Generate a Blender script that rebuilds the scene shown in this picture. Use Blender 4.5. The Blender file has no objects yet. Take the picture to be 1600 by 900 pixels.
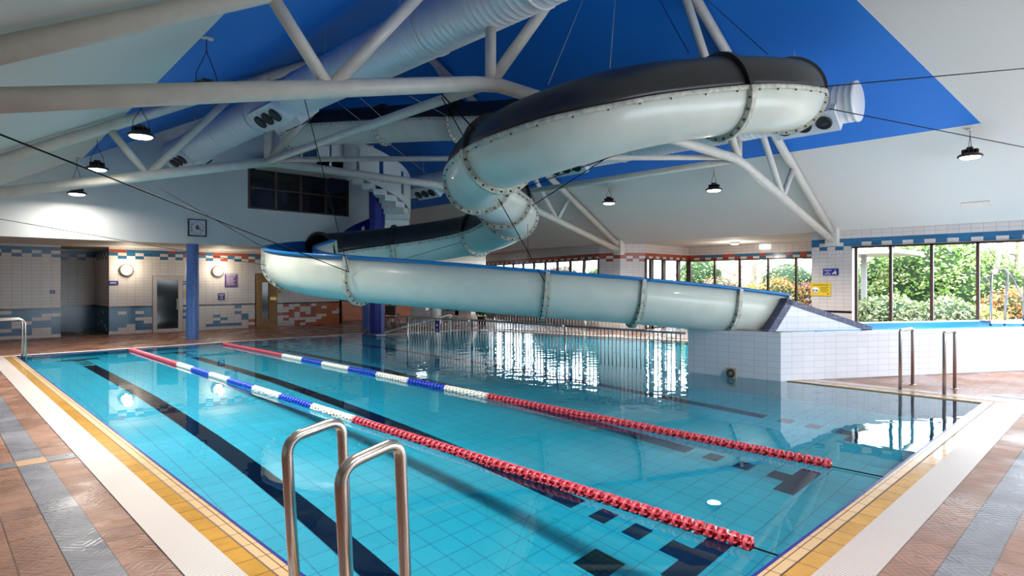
import bpy, bmesh, math, random
from mathutils import Vector, Matrix
from math import sin, cos, pi, radians, sqrt, atan2

random.seed(7)
scene = bpy.context.scene
C = bpy.data.collections.new('pool_hall'); scene.collection.children.link(C)

# ------------------------------------------------------------------ camera
YAW = radians(44.1); FPX = 952.0; CX, CY = 800.0, 443.0; CAMH = 1.75
cam_d = bpy.data.cameras.new('camera'); cam = bpy.data.objects.new('camera', cam_d); C.objects.link(cam)
cam.location = (0, 0, CAMH); cam.rotation_euler = (pi/2, 0, -YAW)
cam_d.sensor_width = 36.0; cam_d.lens = FPX/1600*36.0
cam_d.shift_y = (CY-450)/1600.0
cam_d.clip_start = 0.05; cam_d.clip_end = 500
scene.camera = cam
scene.view_settings.view_transform = 'Standard'; scene.view_settings.look = 'None'
scene.view_settings.gamma = 1.0; scene.view_settings.use_curve_mapping = False
scene.view_settings.exposure = 0.12
SY, CYW = sin(YAW), cos(YAW)

def P(px, py, d):
    """point of the hall seen at that pixel of the photograph, d metres deep"""
    u = (px-CX)/FPX; v = (CY-py)/FPX
    return Vector((d*(SY+CYW*u), d*(CYW-SY*u), CAMH+d*v))
def PZ(px, py, z):
    return P(px, py, (z-CAMH)*FPX/(CY-py))
def PYp(px, py, Y):
    u = (px-CX)/FPX
    return P(px, py, Y/(CYW-SY*u))
def PXp(px, py, X):
    u = (px-CX)/FPX
    return P(px, py, X/(SY+CYW*u))

# ------------------------------------------------------------------ world and light
w = bpy.data.worlds.new('daylight'); scene.world = w; w.use_nodes = True
nt = w.node_tree; nt.nodes.clear()
o_ = nt.nodes.new('ShaderNodeOutputWorld'); bg = nt.nodes.new('ShaderNodeBackground')
bg.inputs[0].default_value = (0.80, 0.90, 1.0, 1); bg.inputs[1].default_value = 9.0
nt.links.new(bg.outputs[0], o_.inputs[0])
scene.cycles.max_bounces = 14; scene.cycles.diffuse_bounces = 6; scene.cycles.glossy_bounces = 4
scene.cycles.transmission_bounces = 8; scene.cycles.transparent_max_bounces = 12
scene.cycles.sample_clamp_indirect = 6.0
scene.cycles.caustics_refractive = True; scene.cycles.caustics_reflective = False
scene.cycles.blur_glossy = 0.5
scene.cycles.use_denoising = True

LAMP_W = 300.0

# ------------------------------------------------------------------ materials
def _mat(name):
    m = bpy.data.materials.new(name); m.use_nodes = True
    nt = m.node_tree; b = nt.nodes['Principled BSDF']
    return m, nt, b
def mat(name, col, rough=0.5, metal=0.0, noise=0.0, nscale=8.0, bump=0.0, bscale=40.0, emit=None, es=1.0, coat=0.0, spec=0.5):
    m, nt, b = _mat(name)
    b.inputs['Base Color'].default_value = (*col, 1); b.inputs['Roughness'].default_value = rough
    b.inputs['Metallic'].default_value = metal; b.inputs['Coat Weight'].default_value = coat
    b.inputs['Specular IOR Level'].default_value = spec
    tc = nt.nodes.new('ShaderNodeTexCoord')
    if noise > 0:
        n = nt.nodes.new('ShaderNodeTexNoise'); n.inputs['Scale'].default_value = nscale; n.inputs['Detail'].default_value = 5
        nt.links.new(tc.outputs['Object'], n.inputs['Vector'])
        r = nt.nodes.new('ShaderNodeMapRange'); r.inputs['From Min'].default_value = .3; r.inputs['From Max'].default_value = .7
        r.inputs['To Min'].default_value = 1-noise; r.inputs['To Max'].default_value = 1+noise
        nt.links.new(n.outputs['Fac'], r.inputs['Value'])
        mx = nt.nodes.new('ShaderNodeVectorMath'); mx.operation = 'SCALE'; mx.inputs[0].default_value = col
        nt.links.new(r.outputs['Result'], mx.inputs['Scale'])
        nt.links.new(mx.outputs[0], b.inputs['Base Color'])
    if bump > 0:
        n2 = nt.nodes.new('ShaderNodeTexNoise'); n2.inputs['Scale'].default_value = bscale; n2.inputs['Detail'].default_value = 4
        nt.links.new(tc.outputs['Object'], n2.inputs['Vector'])
        bp = nt.nodes.new('ShaderNodeBump'); bp.inputs['Strength'].default_value = bump; bp.inputs['Distance'].default_value = .01
        nt.links.new(n2.outputs['Fac'], bp.inputs['Height']); nt.links.new(bp.outputs[0], b.inputs['Normal'])
    if emit:
        b.inputs['Emission Color'].default_value = (*emit, 1); b.inputs['Emission Strength'].default_value = es
    return m

def grid_mat(name, col, grout, sx, sy, g=0.006, axes='XY', ox=0.0, oy=0.0, rough=0.3, var=0.08, coat=0.0, relief=0.0, stain=0.0, gx=None, wet=None):
    """tiles laid on a regular grid in object coordinates (metres); axes picks the two coordinates, 'UV' the uv map"""
    m, nt, b = _mat(name); L = nt.links; N = nt.nodes
    tc = N.new('ShaderNodeTexCoord')
    sep = N.new('ShaderNodeSeparateXYZ')
    L.new(tc.outputs['UV' if axes == 'UV' else 'Object'], sep.inputs[0])
    idx = {'X': 0, 'Y': 1, 'Z': 2}
    ia, ib = (0, 1) if axes == 'UV' else (idx[axes[0]], idx[axes[1]])
    def math_(op, a, bb=None):
        n = N.new('ShaderNodeMath'); n.operation = op
        if isinstance(a, (int, float)): n.inputs[0].default_value = a
        else: L.new(a, n.inputs[0])
        if bb is not None:
            if isinstance(bb, (int, float)): n.inputs[1].default_value = bb
            else: L.new(bb, n.inputs[1])
        return n.outputs[0]
    def cell(s, size, off):
        a = math_('DIVIDE', math_('SUBTRACT', s, off), size)
        return math_('FRACT', a), math_('FLOOR', a)
    fa, ca = cell(sep.outputs[ia], sx, ox); fb, cb = cell(sep.outputs[ib], sy, oy)
    def edge(f, size, g=g):
        d = math_('MINIMUM', f, math_('SUBTRACT', 1.0, f))
        return math_('LESS_THAN', math_('MULTIPLY', d, size), g/2)
    mask = math_('MAXIMUM', edge(fa, sx), edge(fb, sy, g*(1.9 if axes == 'UV' and sx != sy or sx == 1 else 1)))
    comb = N.new('ShaderNodeCombineXYZ'); L.new(ca, comb.inputs[0]); L.new(cb, comb.inputs[1])
    wn = N.new('ShaderNodeTexWhiteNoise'); L.new(comb.outputs[0], wn.inputs['Vector'])
    mr = N.new('ShaderNodeMapRange'); mr.inputs['To Min'].default_value = 1-var; mr.inputs['To Max'].default_value = 1+var
    L.new(wn.outputs['Value'], mr.inputs['Value'])
    sc = N.new('ShaderNodeVectorMath'); sc.operation = 'SCALE'; sc.inputs[0].default_value = col; L.new(mr.outputs[0], sc.inputs['Scale'])
    colout = sc.outputs[0]
    if stain > 0:
        n = N.new('ShaderNodeTexNoise'); n.inputs['Scale'].default_value = 5; n.inputs['Detail'].default_value = 8; n.inputs['Roughness'].default_value = .65
        L.new(tc.outputs['Object'], n.inputs['Vector'])
        r2 = N.new('ShaderNodeMapRange'); r2.inputs['From Min'].default_value = .35; r2.inputs['From Max'].default_value = .65
        r2.inputs['To Min'].default_value = 1-stain; r2.inputs['To Max'].default_value = 1+stain; L.new(n.outputs['Fac'], r2.inputs['Value'])
        s2 = N.new('ShaderNodeVectorMath'); s2.operation = 'SCALE'; L.new(colout, s2.inputs[0]); L.new(r2.outputs[0], s2.inputs['Scale']); colout = s2.outputs[0]
    mix = N.new('ShaderNodeMix'); mix.data_type = 'RGBA'; L.new(mask, mix.inputs['Factor']); L.new(colout, mix.inputs['A'])
    mix.inputs['B'].default_value = (*grout, 1); L.new(mix.outputs['Result'], b.inputs['Base Color'])
    b.inputs['Roughness'].default_value = rough; b.inputs['Coat Weight'].default_value = coat
    bp = N.new('ShaderNodeBump'); bp.inputs['Strength'].default_value = .4; bp.inputs['Distance'].default_value = .004
    h = math_('SUBTRACT', 1.0, mask)
    if relief > 0:
        # raised diamond relief pressed into each anti-slip tile
        ab = math_('ADD', math_('ABSOLUTE', math_('SUBTRACT', fa, .5)), math_('ABSOLUTE', math_('SUBTRACT', fb, .5)))
        wv = math_('SINE', math_('MULTIPLY', ab, 26.0))
        h = math_('ADD', h, math_('MULTIPLY', wv, relief))
    L.new(h, bp.inputs['Height']); L.new(bp.outputs[0], b.inputs['Normal'])
    if wet:
        n = N.new('ShaderNodeTexNoise'); n.inputs['Scale'].default_value = 1.3; n.inputs['Detail'].default_value = 4
        L.new(tc.outputs['Object'], n.inputs['Vector'])
        r3 = N.new('ShaderNodeMapRange'); r3.inputs['From Min'].default_value = .42; r3.inputs['From Max'].default_value = .6
        r3.inputs['To Min'].default_value = wet; r3.inputs['To Max'].default_value = rough
        L.new(n.outputs['Fac'], r3.inputs['Value']); L.new(r3.outputs[0], b.inputs['Roughness'])
    return m

WHITE_PAINT = mat('white_ceiling_paint', (.61, .62, .585), .75, bump=.15, bscale=60)
BLUE_PAINT = mat('blue_ceiling_paint', (.004, .17, .62), .6)
GABLE = mat('gable_wall_paint', (.66, .69, .70), .7, noise=.03, nscale=2)
SOFFIT = mat('soffit_paint', (.62, .58, .52), .6)
STEEL_W = mat('white_painted_steel', (.62, .60, .54), .35, noise=.06, nscale=6)
CHROME = mat('brushed_stainless_steel', (.60, .55, .51), .22, metal=1.0, bump=.05, bscale=200)
CHROME_D = mat('dull_stainless_steel', (.42, .38, .38), .3, metal=1.0)
FRP = mat('white_fibreglass', (.64, .69, .62), .35, noise=.05, nscale=3, coat=.2)
FRP_IN = mat('blue_fibreglass', (.004, .19, .54), .3, coat=.2)
FRP_FL = mat('fibreglass_flange', (.52, .52, .45), .5, noise=.35, nscale=14)
BLACK_FRP = mat('black_fibreglass', (.018, .019, .021), .38, noise=.25, nscale=4)
RUST = mat('rusty_bolt', (.07, .045, .03), .7)
CABLE = mat('dark_steel_cable', (.012, .012, .012), .8, spec=.1)
CABLE_L = mat('bright_steel_cable', (.5, .52, .55), .4)
BLACK = mat('black_metal', (.012, .012, .014), .45)
BROWN_FR = mat('dark_brown_frame', (.05, .022, .018), .4)
WOOD = mat('ochre_wood', (.30, .17, .055), .5, noise=.15, nscale=10)
DOORW = mat('white_door_frame', (.62, .57, .55), .45)
COLBLUE = grid_mat('blue_mosaic', (.045, .13, .42), (.10, .22, .5), .03, .03, g=.004, axes='UV', rough=.3, var=.3)
DKBLUE = mat('dark_blue_paint', (.006, .018, .24), .35)
LTBLUE = mat('mid_blue_paint', (.05, .13, .42), .4)
WHITEW = grid_mat('white_wall_tiles', (.62, .57, .55), (.30, .27, .27), 1, 1, g=.028, axes='UV', rough=.25, var=.03)
WHITET = grid_mat('white_tank_tiles', (.66, .68, .75), (.38, .40, .50), 1, 1, g=.022, axes='UV', rough=.22, var=.025)
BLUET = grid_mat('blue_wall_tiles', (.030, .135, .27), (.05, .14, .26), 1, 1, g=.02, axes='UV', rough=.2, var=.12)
REDT = grid_mat('red_wall_tiles', (.36, .065, .035), (.28, .10, .07), 1, 1, g=.02, axes='UV', rough=.25, var=.15)
ORANGET = grid_mat('orange_wall_tiles', (.42, .10, .025), (.30, .10, .05), 1, 1, g=.02, axes='UV', rough=.25, var=.12)
BLACKT = grid_mat('black_wall_tiles', (.010, .009, .016), (.03, .03, .03), 1, 1, g=.02, axes='UV', rough=.2)
NAVYT = grid_mat('navy_border_tiles', (.012, .018, .085), (.16, .18, .28), .22, .22, g=.008, axes='UV', rough=.35)
TILEMATS = [WHITEW, BLUET, REDT, BLACKT, ORANGET, GABLE]
DECK = grid_mat('brown_deck_tiles', (.185, .092, .062), (.06, .03, .025), .235, .235, g=.009, axes='XY', ox=.655, oy=.16, rough=.5, var=.13, relief=.2, stain=.18, wet=.22)
DECKG = grid_mat('blue_grey_deck_tiles', (.115, .12, .15), (.09, .07, .07), .235, .235, g=.007, axes='XY', ox=.655, oy=.16, rough=.45, var=.1, relief=.2, stain=.15, wet=.2)
CREAM = grid_mat('cream_deck_tile', (.32, .20, .12), (.15, .09, .06), .235, .235, g=.007, axes='XY', ox=.655, oy=.16, rough=.35)
COPING = grid_mat('cream_coping_tiles', (.46, .32, .18), (.12, .06, .03), .235, .235, g=.008, axes='XY', ox=.655, oy=.16, rough=.22, var=.05)
OCHRE = grid_mat('ochre_coping_tiles', (.38, .21, .04), (.13, .06, .03), .235, .235, g=.008, axes='XY', ox=.655, oy=.16, rough=.12, var=.10, stain=.12)
GROUTL = mat('dark_grout', (.06, .03, .02), .6)
TANEDGE = mat('tan_edge_tile', (.42, .33, .22), .4)
NAVYEDGE = mat('navy_edge_tile', (.012, .018, .17), .25)
def grating_mat(name, axis):
    m, nt, b = _mat(name); N = nt.nodes; L = nt.links
    tc = N.new('ShaderNodeTexCoord'); sp = N.new('ShaderNodeSeparateXYZ'); L.new(tc.outputs['Object'], sp.inputs[0])
    a = N.new('ShaderNodeMath'); a.operation = 'MULTIPLY'; a.inputs[1].default_value = 1/.024; L.new(sp.outputs[axis], a.inputs[0])
    f = N.new('ShaderNodeMath'); f.operation = 'FRACT'; L.new(a.outputs[0], f.inputs[0])
    g = N.new('ShaderNodeMath'); g.operation = 'LESS_THAN'; g.inputs[1].default_value = .34; L.new(f.outputs[0], g.inputs[0])
    mx = N.new('ShaderNodeMix'); mx.data_type = 'RGBA'; L.new(g.outputs[0], mx.inputs['Factor'])
    mx.inputs['A'].default_value = (.50, .46, .455, 1); mx.inputs['B'].default_value = (.10, .075, .085, 1)
    L.new(mx.outputs['Result'], b.inputs['Base Color']); b.inputs['Roughness'].default_value = .35
    s = N.new('ShaderNodeMath'); s.operation = 'SUBTRACT'; s.inputs[0].default_value = 1; L.new(g.outputs[0], s.inputs[1])
    bp = N.new('ShaderNodeBump'); bp.inputs['Strength'].default_value = .5; bp.inputs['Distance'].default_value = .004
    L.new(s.outputs[0], bp.inputs['Height']); L.new(bp.outputs[0], b.inputs['Normal'])
    return m
GRATE_Y = grating_mat('white_overflow_grating_y', 1); GRATE_X = grating_mat('white_overflow_grating_x', 0)
POOLT = grid_mat('pool_floor_tiles', (.001, .37, .57), (.001, .21, .38), .245, .245, g=.012, axes='XY', ox=1.65, oy=1.62, rough=.5, var=.03)
POOLW = grid_mat('pool_wall_tiles', (.001, .37, .57), (.001, .21, .38), .245, .245, g=.012, axes='UV', rough=.5, var=.03)
LINET = grid_mat('dark_lane_tiles', (.002, .045, .17), (.002, .08, .22), .245, .245, g=.008, axes='XY', ox=1.65, oy=1.62, rough=.5, var=.05)
DRAIN = grid_mat('green_drain_cover', (.008, .07, .07), (.003, .02, .03), .06, .06, g=.012, axes='XY', rough=.5)

def water_mat():
    m = bpy.data.materials.new('pool_water'); m.use_nodes = True; nt = m.node_tree; N = nt.nodes; L = nt.links; N.clear()
    out = N.new('ShaderNodeOutputMaterial')
    g = N.new('ShaderNodeBsdfGlass'); g.inputs['IOR'].default_value = 1.333; g.inputs['Roughness'].default_value = 0.0
    g.inputs['Color'].default_value = (.93, 1.0, 1.0, 1)
    tc = N.new('ShaderNodeTexCoord')
    mp = N.new('ShaderNodeMapping'); mp.inputs['Rotation'].default_value = (0, 0, .5); mp.inputs['Scale'].default_value = (1.0, 1.0, 1)
    L.new(tc.outputs['Object'], mp.inputs[0])
    n = N.new('ShaderNodeTexNoise'); n.inputs['Scale'].default_value = 3.0; n.inputs['Detail'].default_value = 1.5; L.new(mp.outputs[0], n.inputs['Vector'])
    # the water is livelier behind the fence, towards the shallow pool
    sp = N.new('ShaderNodeSeparateXYZ'); L.new(tc.outputs['Object'], sp.inputs[0])
    def mr(sock, a, b_, lo, hi):
        r = N.new('ShaderNodeMapRange'); r.interpolation_type = 'SMOOTHSTEP'
        r.inputs['From Min'].default_value = a; r.inputs['From Max'].default_value = b_
        r.inputs['To Min'].default_value = lo; r.inputs['To Max'].default_value = hi; L.new(sock, r.inputs['Value']); return r.outputs[0]
    st = N.new('ShaderNodeMath'); st.operation = 'MULTIPLY'
    L.new(mr(sp.outputs[0], 5.0, 10.0, .10, 1.0), st.inputs[0]); L.new(mr(sp.outputs[1], 3.0, 7.5, .25, 1.0), st.inputs[1])
    bp = N.new('ShaderNodeBump'); bp.inputs['Distance'].default_value = .010
    L.new(st.outputs[0], bp.inputs['Strength']); L.new(n.outputs['Fac'], bp.inputs['Height']); L.new(bp.outputs[0], g.inputs['Normal'])
    L.new(g.outputs[0], out.inputs['Surface'])
    return m
WATER = water_mat()
def glass_mat():
    m = bpy.data.materials.new('window_glass'); m.use_nodes = True; nt = m.node_tree; N = nt.nodes; L = nt.links; N.clear()
    out = N.new('ShaderNodeOutputMaterial'); t = N.new('ShaderNodeBsdfTransparent'); g = N.new('ShaderNodeBsdfGlossy'); g.inputs['Roughness'].default_value = .02
    lw = N.new('ShaderNodeLayerWeight'); lw.inputs[0].default_value = .5; pw = N.new('ShaderNodeMath'); pw.operation = 'POWER'; pw.inputs[1].default_value = 5
    L.new(lw.outputs['Facing'], pw.inputs[0]); fr = N.new('ShaderNodeMath'); fr.operation = 'MULTIPLY_ADD'; fr.inputs[1].default_value = .55; fr.inputs[2].default_value = .03
    L.new(pw.outputs[0], fr.inputs[0]); mx = N.new('ShaderNodeMixShader')
    L.new(fr.outputs[0], mx.inputs[0]); L.new(t.outputs[0], mx.inputs[1]); L.new(g.outputs[0], mx.inputs[2]); L.new(mx.outputs[0], out.inputs[0])
    return m
GLASS = glass_mat()
DKGLASS = mat('dark_glass', (.008, .012, .018), .08)

# ------------------------------------------------------------------ helpers
def text_obj(name, body, size, m, parent, extrude=.0015):
    cu = bpy.data.curves.new(name, 'FONT'); cu.body = body; cu.size = size; cu.align_x = 'CENTER'; cu.align_y = 'CENTER'; cu.extrude = extrude
    tmp = bpy.data.objects.new('tmp', cu); C.objects.link(tmp)
    me = bpy.data.meshes.new_from_object(tmp.evaluated_get(bpy.context.evaluated_depsgraph_get()))
    bpy.data.objects.remove(tmp); me.materials.clear(); me.materials.append(m)
    o = bpy.data.objects.new(name, me); C.objects.link(o); o.parent = parent; return o
def link(name, me, mats, parent=None, loc=None):
    o = bpy.data.objects.new(name, me); C.objects.link(o)
    for m in (mats if isinstance(mats, (list, tuple)) else [mats]): me.materials.append(m)
    if parent is not None: o.parent = parent; o.matrix_parent_inverse = Matrix.Identity(4)
    if loc is not None: o.location = loc
    return o
def obj(name, bm, mats, parent=None, smooth=False, loc=None):
    me = bpy.data.meshes.new(name); bm.to_mesh(me); bm.free()
    if smooth:
        for p in me.polygons: p.use_smooth = True
    return link(name, me, mats, parent, loc)
def tag(o, label=None, cat=None, group=None, kind=None):
    if label: o['label'] = label
    if cat: o['category'] = cat
    if group: o['group'] = group
    if kind: o['kind'] = kind
    return o
def struct(o, label=None): o['kind'] = 'structure'; o['label'] = label or o.name.replace('_', ' '); return o
def empty(name, loc=(0, 0, 0), rz=0):
    o = bpy.data.objects.new(name, None); o.empty_display_size = .1; C.objects.link(o); o.location = loc; o.rotation_euler = (0, 0, rz); return o
def box(bm, x0, x1, y0, y1, z0, z1, M=None, mi=0):
    vs = [bm.verts.new(Vector(p) if M is None else M @ Vector(p)) for p in
          ((x0, y0, z0), (x1, y0, z0), (x1, y1, z0), (x0, y1, z0), (x0, y0, z1), (x1, y0, z1), (x1, y1, z1), (x0, y1, z1))]
    for f in ((0, 3, 2, 1), (4, 5, 6, 7), (0, 1, 5, 4), (1, 2, 6, 5), (2, 3, 7, 6), (3, 0, 4, 7)):
        fc = bm.faces.new([vs[i] for i in f]); fc.material_index = mi
def cyl(bm, p0, p1, r, n=12, r1=None, caps=True, mi=0, smooth=True):
    p0, p1 = Vector(p0), Vector(p1); r1 = r if r1 is None else r1
    t = (p1-p0).normalized(); a = Vector((0, 0, 1)) if abs(t.z) < .95 else Vector((1, 0, 0))
    s = t.cross(a).normalized(); u = s.cross(t)
    A = [bm.verts.new(p0+r*(cos(2*pi*i/n)*s+sin(2*pi*i/n)*u)) for i in range(n)]
    B = [bm.verts.new(p1+r1*(cos(2*pi*i/n)*s+sin(2*pi*i/n)*u)) for i in range(n)]
    for i in range(n):
        f = bm.faces.new((A[i], A[(i+1) % n], B[(i+1) % n], B[i])); f.smooth = smooth; f.material_index = mi
    if caps:
        f = bm.faces.new(A[::-1]); f.material_index = mi; f = bm.faces.new(B); f.material_index = mi
def tube(bm, pts, r, n=12, caps=True, mi=0):
    """a bent tube through the points, frames carried along"""
    pts = [Vector(p) for p in pts]; rings = []
    t0 = (pts[1]-pts[0]).normalized(); a = Vector((0, 0, 1)) if abs(t0.z) < .9 else Vector((1, 0, 0))
    s = t0.cross(a).normalized()
    for k, p in enumerate(pts):
        if k == 0: t = pts[1]-pts[0]
        elif k == len(pts)-1: t = pts[-1]-pts[-2]
        else: t = (pts[k+1]-p).normalized()+(p-pts[k-1]).normalized()
        t.normalize(); s = (s-t*s.dot(t)).normalized(); u = t.cross(s)
        rings.append([bm.verts.new(p+r*(cos(2*pi*i/n)*s+sin(2*pi*i/n)*u)) for i in range(n)])
    for A, B in zip(rings[:-1], rings[1:]):
        for i in range(n):
            f = bm.faces.new((A[i], A[(i+1) % n], B[(i+1) % n], B[i])); f.smooth = True; f.material_index = mi
    if caps: bm.faces.new(rings[0][::-1]); bm.faces.new(rings[-1])
def arcpts(pts, r, n=7):
    """round off the corners of a polyline"""
    pts = [Vector(p) for p in pts]; out = [pts[0]]
    for i in range(1, len(pts)-1):
        a, b, c = pts[i-1], pts[i], pts[i+1]
        p = b+(a-b).normalized()*r; q = b+(c-b).normalized()*r
        for k in range(n+1):
            t = k/n; out.append(p*(1-t)**2+b*2*t*(1-t)+q*t*t)
    out.append(pts[-1]); return out
def lathe(bm, prof, n=24, M=None, mi=0):
    rings = []
    for r, z in prof:
        ring = [bm.verts.new((M or Matrix.Identity(4)) @ Vector((max(r, 1e-4)*cos(2*pi*i/n), max(r, 1e-4)*sin(2*pi*i/n), z))) for i in range(n)]
        rings.append(ring)
    for A, B in zip(rings[:-1], rings[1:]):
        for i in range(n):
            f = bm.faces.new((A[i], A[(i+1) % n], B[(i+1) % n], B[i])); f.smooth = True; f.material_index = mi
def prism(bm, poly, z0, z1, mi=0, holes=None):
    bot = [bm.verts.new((x, y, z0)) for x, y in poly]; top = [bm.verts.new((x, y, z1)) for x, y in poly]
    n = len(poly)
    f = bm.faces.new(bot[::-1]); f.material_index = mi; f = bm.faces.new(top); f.material_index = mi
    for i in range(n):
        f = bm.faces.new((bot[i], bot[(i+1) % n], top[(i+1) % n], top[i])); f.material_index = mi
def uv_wall(o, su=.25, sv=.11):
    """uv in tile units from position: u along the horizontal run of each face, v up"""
    me = o.data; uv = me.uv_layers.new(name='uv') if not me.uv_layers else me.uv_layers[0]
    for p in me.polygons:
        n = p.normal
        for li in p.loop_indices:
            co = me.vertices[me.loops[li].vertex_index].co
            if abs(n.z) > .7: uv.data[li].uv = (co.x/su, co.y/su)
            else:
                d = Vector((-n.y, n.x, 0)).normalized()
                uv.data[li].uv = (co.dot(d)/su, co.z/sv)

ROWS = [i*.1125 for i in range(9)]+[.965]+[.965+.109*i for i in range(1, 20)]   # top 3.036
def tile_wall(name, p0, p1, zt, fn, tw=.25, th=.12, rows=None, z0=0.0, parent=None):
    """tiled wall from p0 to p1 (room side on the right hand of the run), one quad per tile"""
    rows = rows or ROWS
    p0 = Vector((p0[0], p0[1], 0)); p1 = Vector((p1[0], p1[1], 0)); L = (p1-p0).length; t = (p1-p0)/L
    nrm = Vector((t.y, -t.x, 0)); nc = max(1, round(L/tw)); tw = L/nc
    bm = bmesh.new(); uvl = bm.loops.layers.uv.new('uv')
    for r in range(len(rows)-1):
        a, b = rows[r], rows[r+1]
        if a >= zt-1e-4: break
        if b <= z0+1e-4: continue
        a = max(a, z0); b = min(b, zt)
        for c in range(nc):
            q = [p0+t*(c*tw)+Vector((0, 0, a)), p0+t*((c+1)*tw)+Vector((0, 0, a)), p0+t*((c+1)*tw)+Vector((0, 0, b)), p0+t*(c*tw)+Vector((0, 0, b))]
            f = bm.faces.new([bm.verts.new(v) for v in q]); f.material_index = fn(c, r, nc)
            for lp, uv in zip(f.loops, ((0, 0), (1, 0), (1, 1), (0, 1))): lp[uvl].uv = (uv[0]+c, uv[1]+r)
    # body of the wall behind the tiles
    A = p0-nrm*.001; B = p1-nrm*.001
    M = Matrix.Translation(A) @ Matrix(((t.x, -nrm.x, 0, 0), (t.y, -nrm.y, 0, 0), (0, 0, 1, 0), (0, 0, 0, 1)))
    box(bm, 0, L, 0.002, th, z0, zt, M, 5)
    o = obj(name, bm, TILEMATS, parent)
    return o

# ================================================================== SETTING
X0, X1, Y0, Y1 = 1.65, 11.20, 1.62, 18.90          # main pool
SIDE = [(X1, 6.25), (17.3, 6.25), (16.8, 9.5), (15.9, 14.1), (15.25, 16.6), (14.5, 17.75), (X1, 18.1)]
RIDGE, EAVE, SLOPE = 9.3, 3.5, .55
def roofz(x): return EAVE+SLOPE*min(x, 2*RIDGE-x)

# floor with a hole for the pools
bm = bmesh.new()
outer = [(-4.2, -4.0), (24.2, -4.0), (24.2, 27.5), (-4.2, 27.5)]
hole = [(X0, Y0), (X1, Y0), (X1, 6.25)]+SIDE[1:]+[(X1, Y1), (X0, Y1)]
hole = [hole[0], hole[1], hole[2]]+SIDE[1:-1]+[(X1, 18.1), (X1, Y1), (X0, Y1)]
edges = []
for loop in (outer, hole):
    vs = [bm.verts.new((x, y, 0)) for x, y in loop]
    edges += [bm.edges.new((vs[i], vs[(i+1) % len(vs)])) for i in range(len(vs))]
bmesh.ops.triangle_fill(bm, use_beauty=True, edges=edges)
for f in bm.faces:
    if f.normal.z < 0: f.normal_flip()
# give the slab its depth along the outer rim and under the deck lip
ret = bmesh.ops.extrude_face_region(bm, geom=list(bm.faces))
for v in [g for g in ret['geom'] if isinstance(g, bmesh.types.BMVert)]: v.co.z = -.16
bm.normal_update()
struct(obj('floor', bm, DECK), 'brown anti-slip tiled pool deck')

def pooldepth(y): return 1.85-(1.85-.95)*max(0, min(1, (y-Y0)/(12.0-Y0)))
# basin
bm = bmesh.new()
vs = {}
for y in (Y0, 12.0, Y1):
    for x in (X0, 17.6): vs[(x, y)] = bm.verts.new((x, y, -pooldepth(y)))
bm.faces.new((vs[(X0, Y0)], vs[(17.6, Y0)], vs[(17.6, 12.0)], vs[(X0, 12.0)]))
bm.faces.new((vs[(X0, 12.0)], vs[(17.6, 12.0)], vs[(17.6, Y1)], vs[(X0, Y1)]))
struct(obj('floor_basin', bm, POOLT), 'turquoise tiled pool floor')
def basin_wall(name, run, edge=True):
    bm = bmesh.new()
    for (a, b) in zip(run[:-1], run[1:]):
        t = (Vector(b)-Vector(a)).normalized(); n = Vector((t.y, -t.x))   # away from the water
        a = (a[0]-n.x*.004, a[1]-n.y*.004); b = (b[0]-n.x*.004, b[1]-n.y*.004)
        for z0, z1, mi in ((-2.0, -.10, 0), (-.10, .001, 1)):
            box_pts = [(a[0], a[1]), (b[0], b[1]), (b[0]+n.x*.12, b[1]+n.y*.12), (a[0]+n.x*.12, a[1]+n.y*.12)]
            prism(bm, box_pts[::-1], z0, z1, mi)
    o = obj(name, bm, [POOLW, NAVYEDGE if edge else TANEDGE]); uv_wall(o, 1, 1); struct(o, 'pool basin wall')
basin_wall('wall_basin_left', [(X0, Y1), (X0, Y0)])
basin_wall('wall_basin_near', [(X0, Y0), (X1, Y0)])
basin_wall('wall_basin_right', [(X1, Y0), (X1, 4.42)], False)
basin_wall('wall_basin_shallow', [(12.9, 6.25)]+SIDE[1:]+[(X1, Y1)], False)
basin_wall('wall_basin_far', [(X1, Y1), (X0, Y1)])

# water
bm = bmesh.new()
vsw = [bm.verts.new((x, y, -.012)) for x, y in hole]; bm.faces.new(vsw)
bmesh.ops.triangulate(bm, faces=list(bm.faces))
wtr = obj('pool_water', bm, WATER); wtr.cycles.is_caustics_caster = True; [setattr(p_, 'use_smooth', True) for p_ in wtr.data.polygons]; bpy.data.objects['floor_basin'].cycles.is_caustics_receiver = True; tag(wtr, 'clear turquoise water filling the swimming pool', 'water', kind='stuff')

# strips round the pool: left side, near side, right side up to the tank
def strip(name, a, b, mats, h=.004, nearmat=None, rightmat=None, y_end=Y1, right_end=4.45):
    bm = bmesh.new()
    L = [(X0-b, y_end), (X0-b, Y0-b), (X0-a, Y0-a), (X0-a, y_end)]
    Nn = [(X0-b, Y0-b), (X1+b, Y0-b), (X1+a, Y0-a), (X0-a, Y0-a)]
    R = [(X1+a, Y0-a), (X1+b, Y0-b), (X1+b, right_end), (X1+a, right_end)]
    for q, mi in ((L, 0), (Nn, 1), (R, 2)): prism(bm, q, -.01, h, mi)
    o = obj(name, bm, [mats, nearmat or mats, rightmat or mats]); struct(o, name.replace('_', ' ')); return o
strip('trim_navy_edge', 0.0, .022, NAVYEDGE, .004, rightmat=TANEDGE)
strip('trim_cream_coping', .022, .115, COPING, .003)
strip('trim_grout_line', .115, .128, GROUTL, .002)
strip('trim_ochre_coping', .128, .25, OCHRE, .003)
strip('trim_overflow_grating', .25, .52, GRATE_Y, .006, GRATE_X, y_end=Y1+.25)
strip('trim_blue_grey_band', .76, .995, DECKG, .003, y_end=27.0, right_end=1.6)
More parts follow.
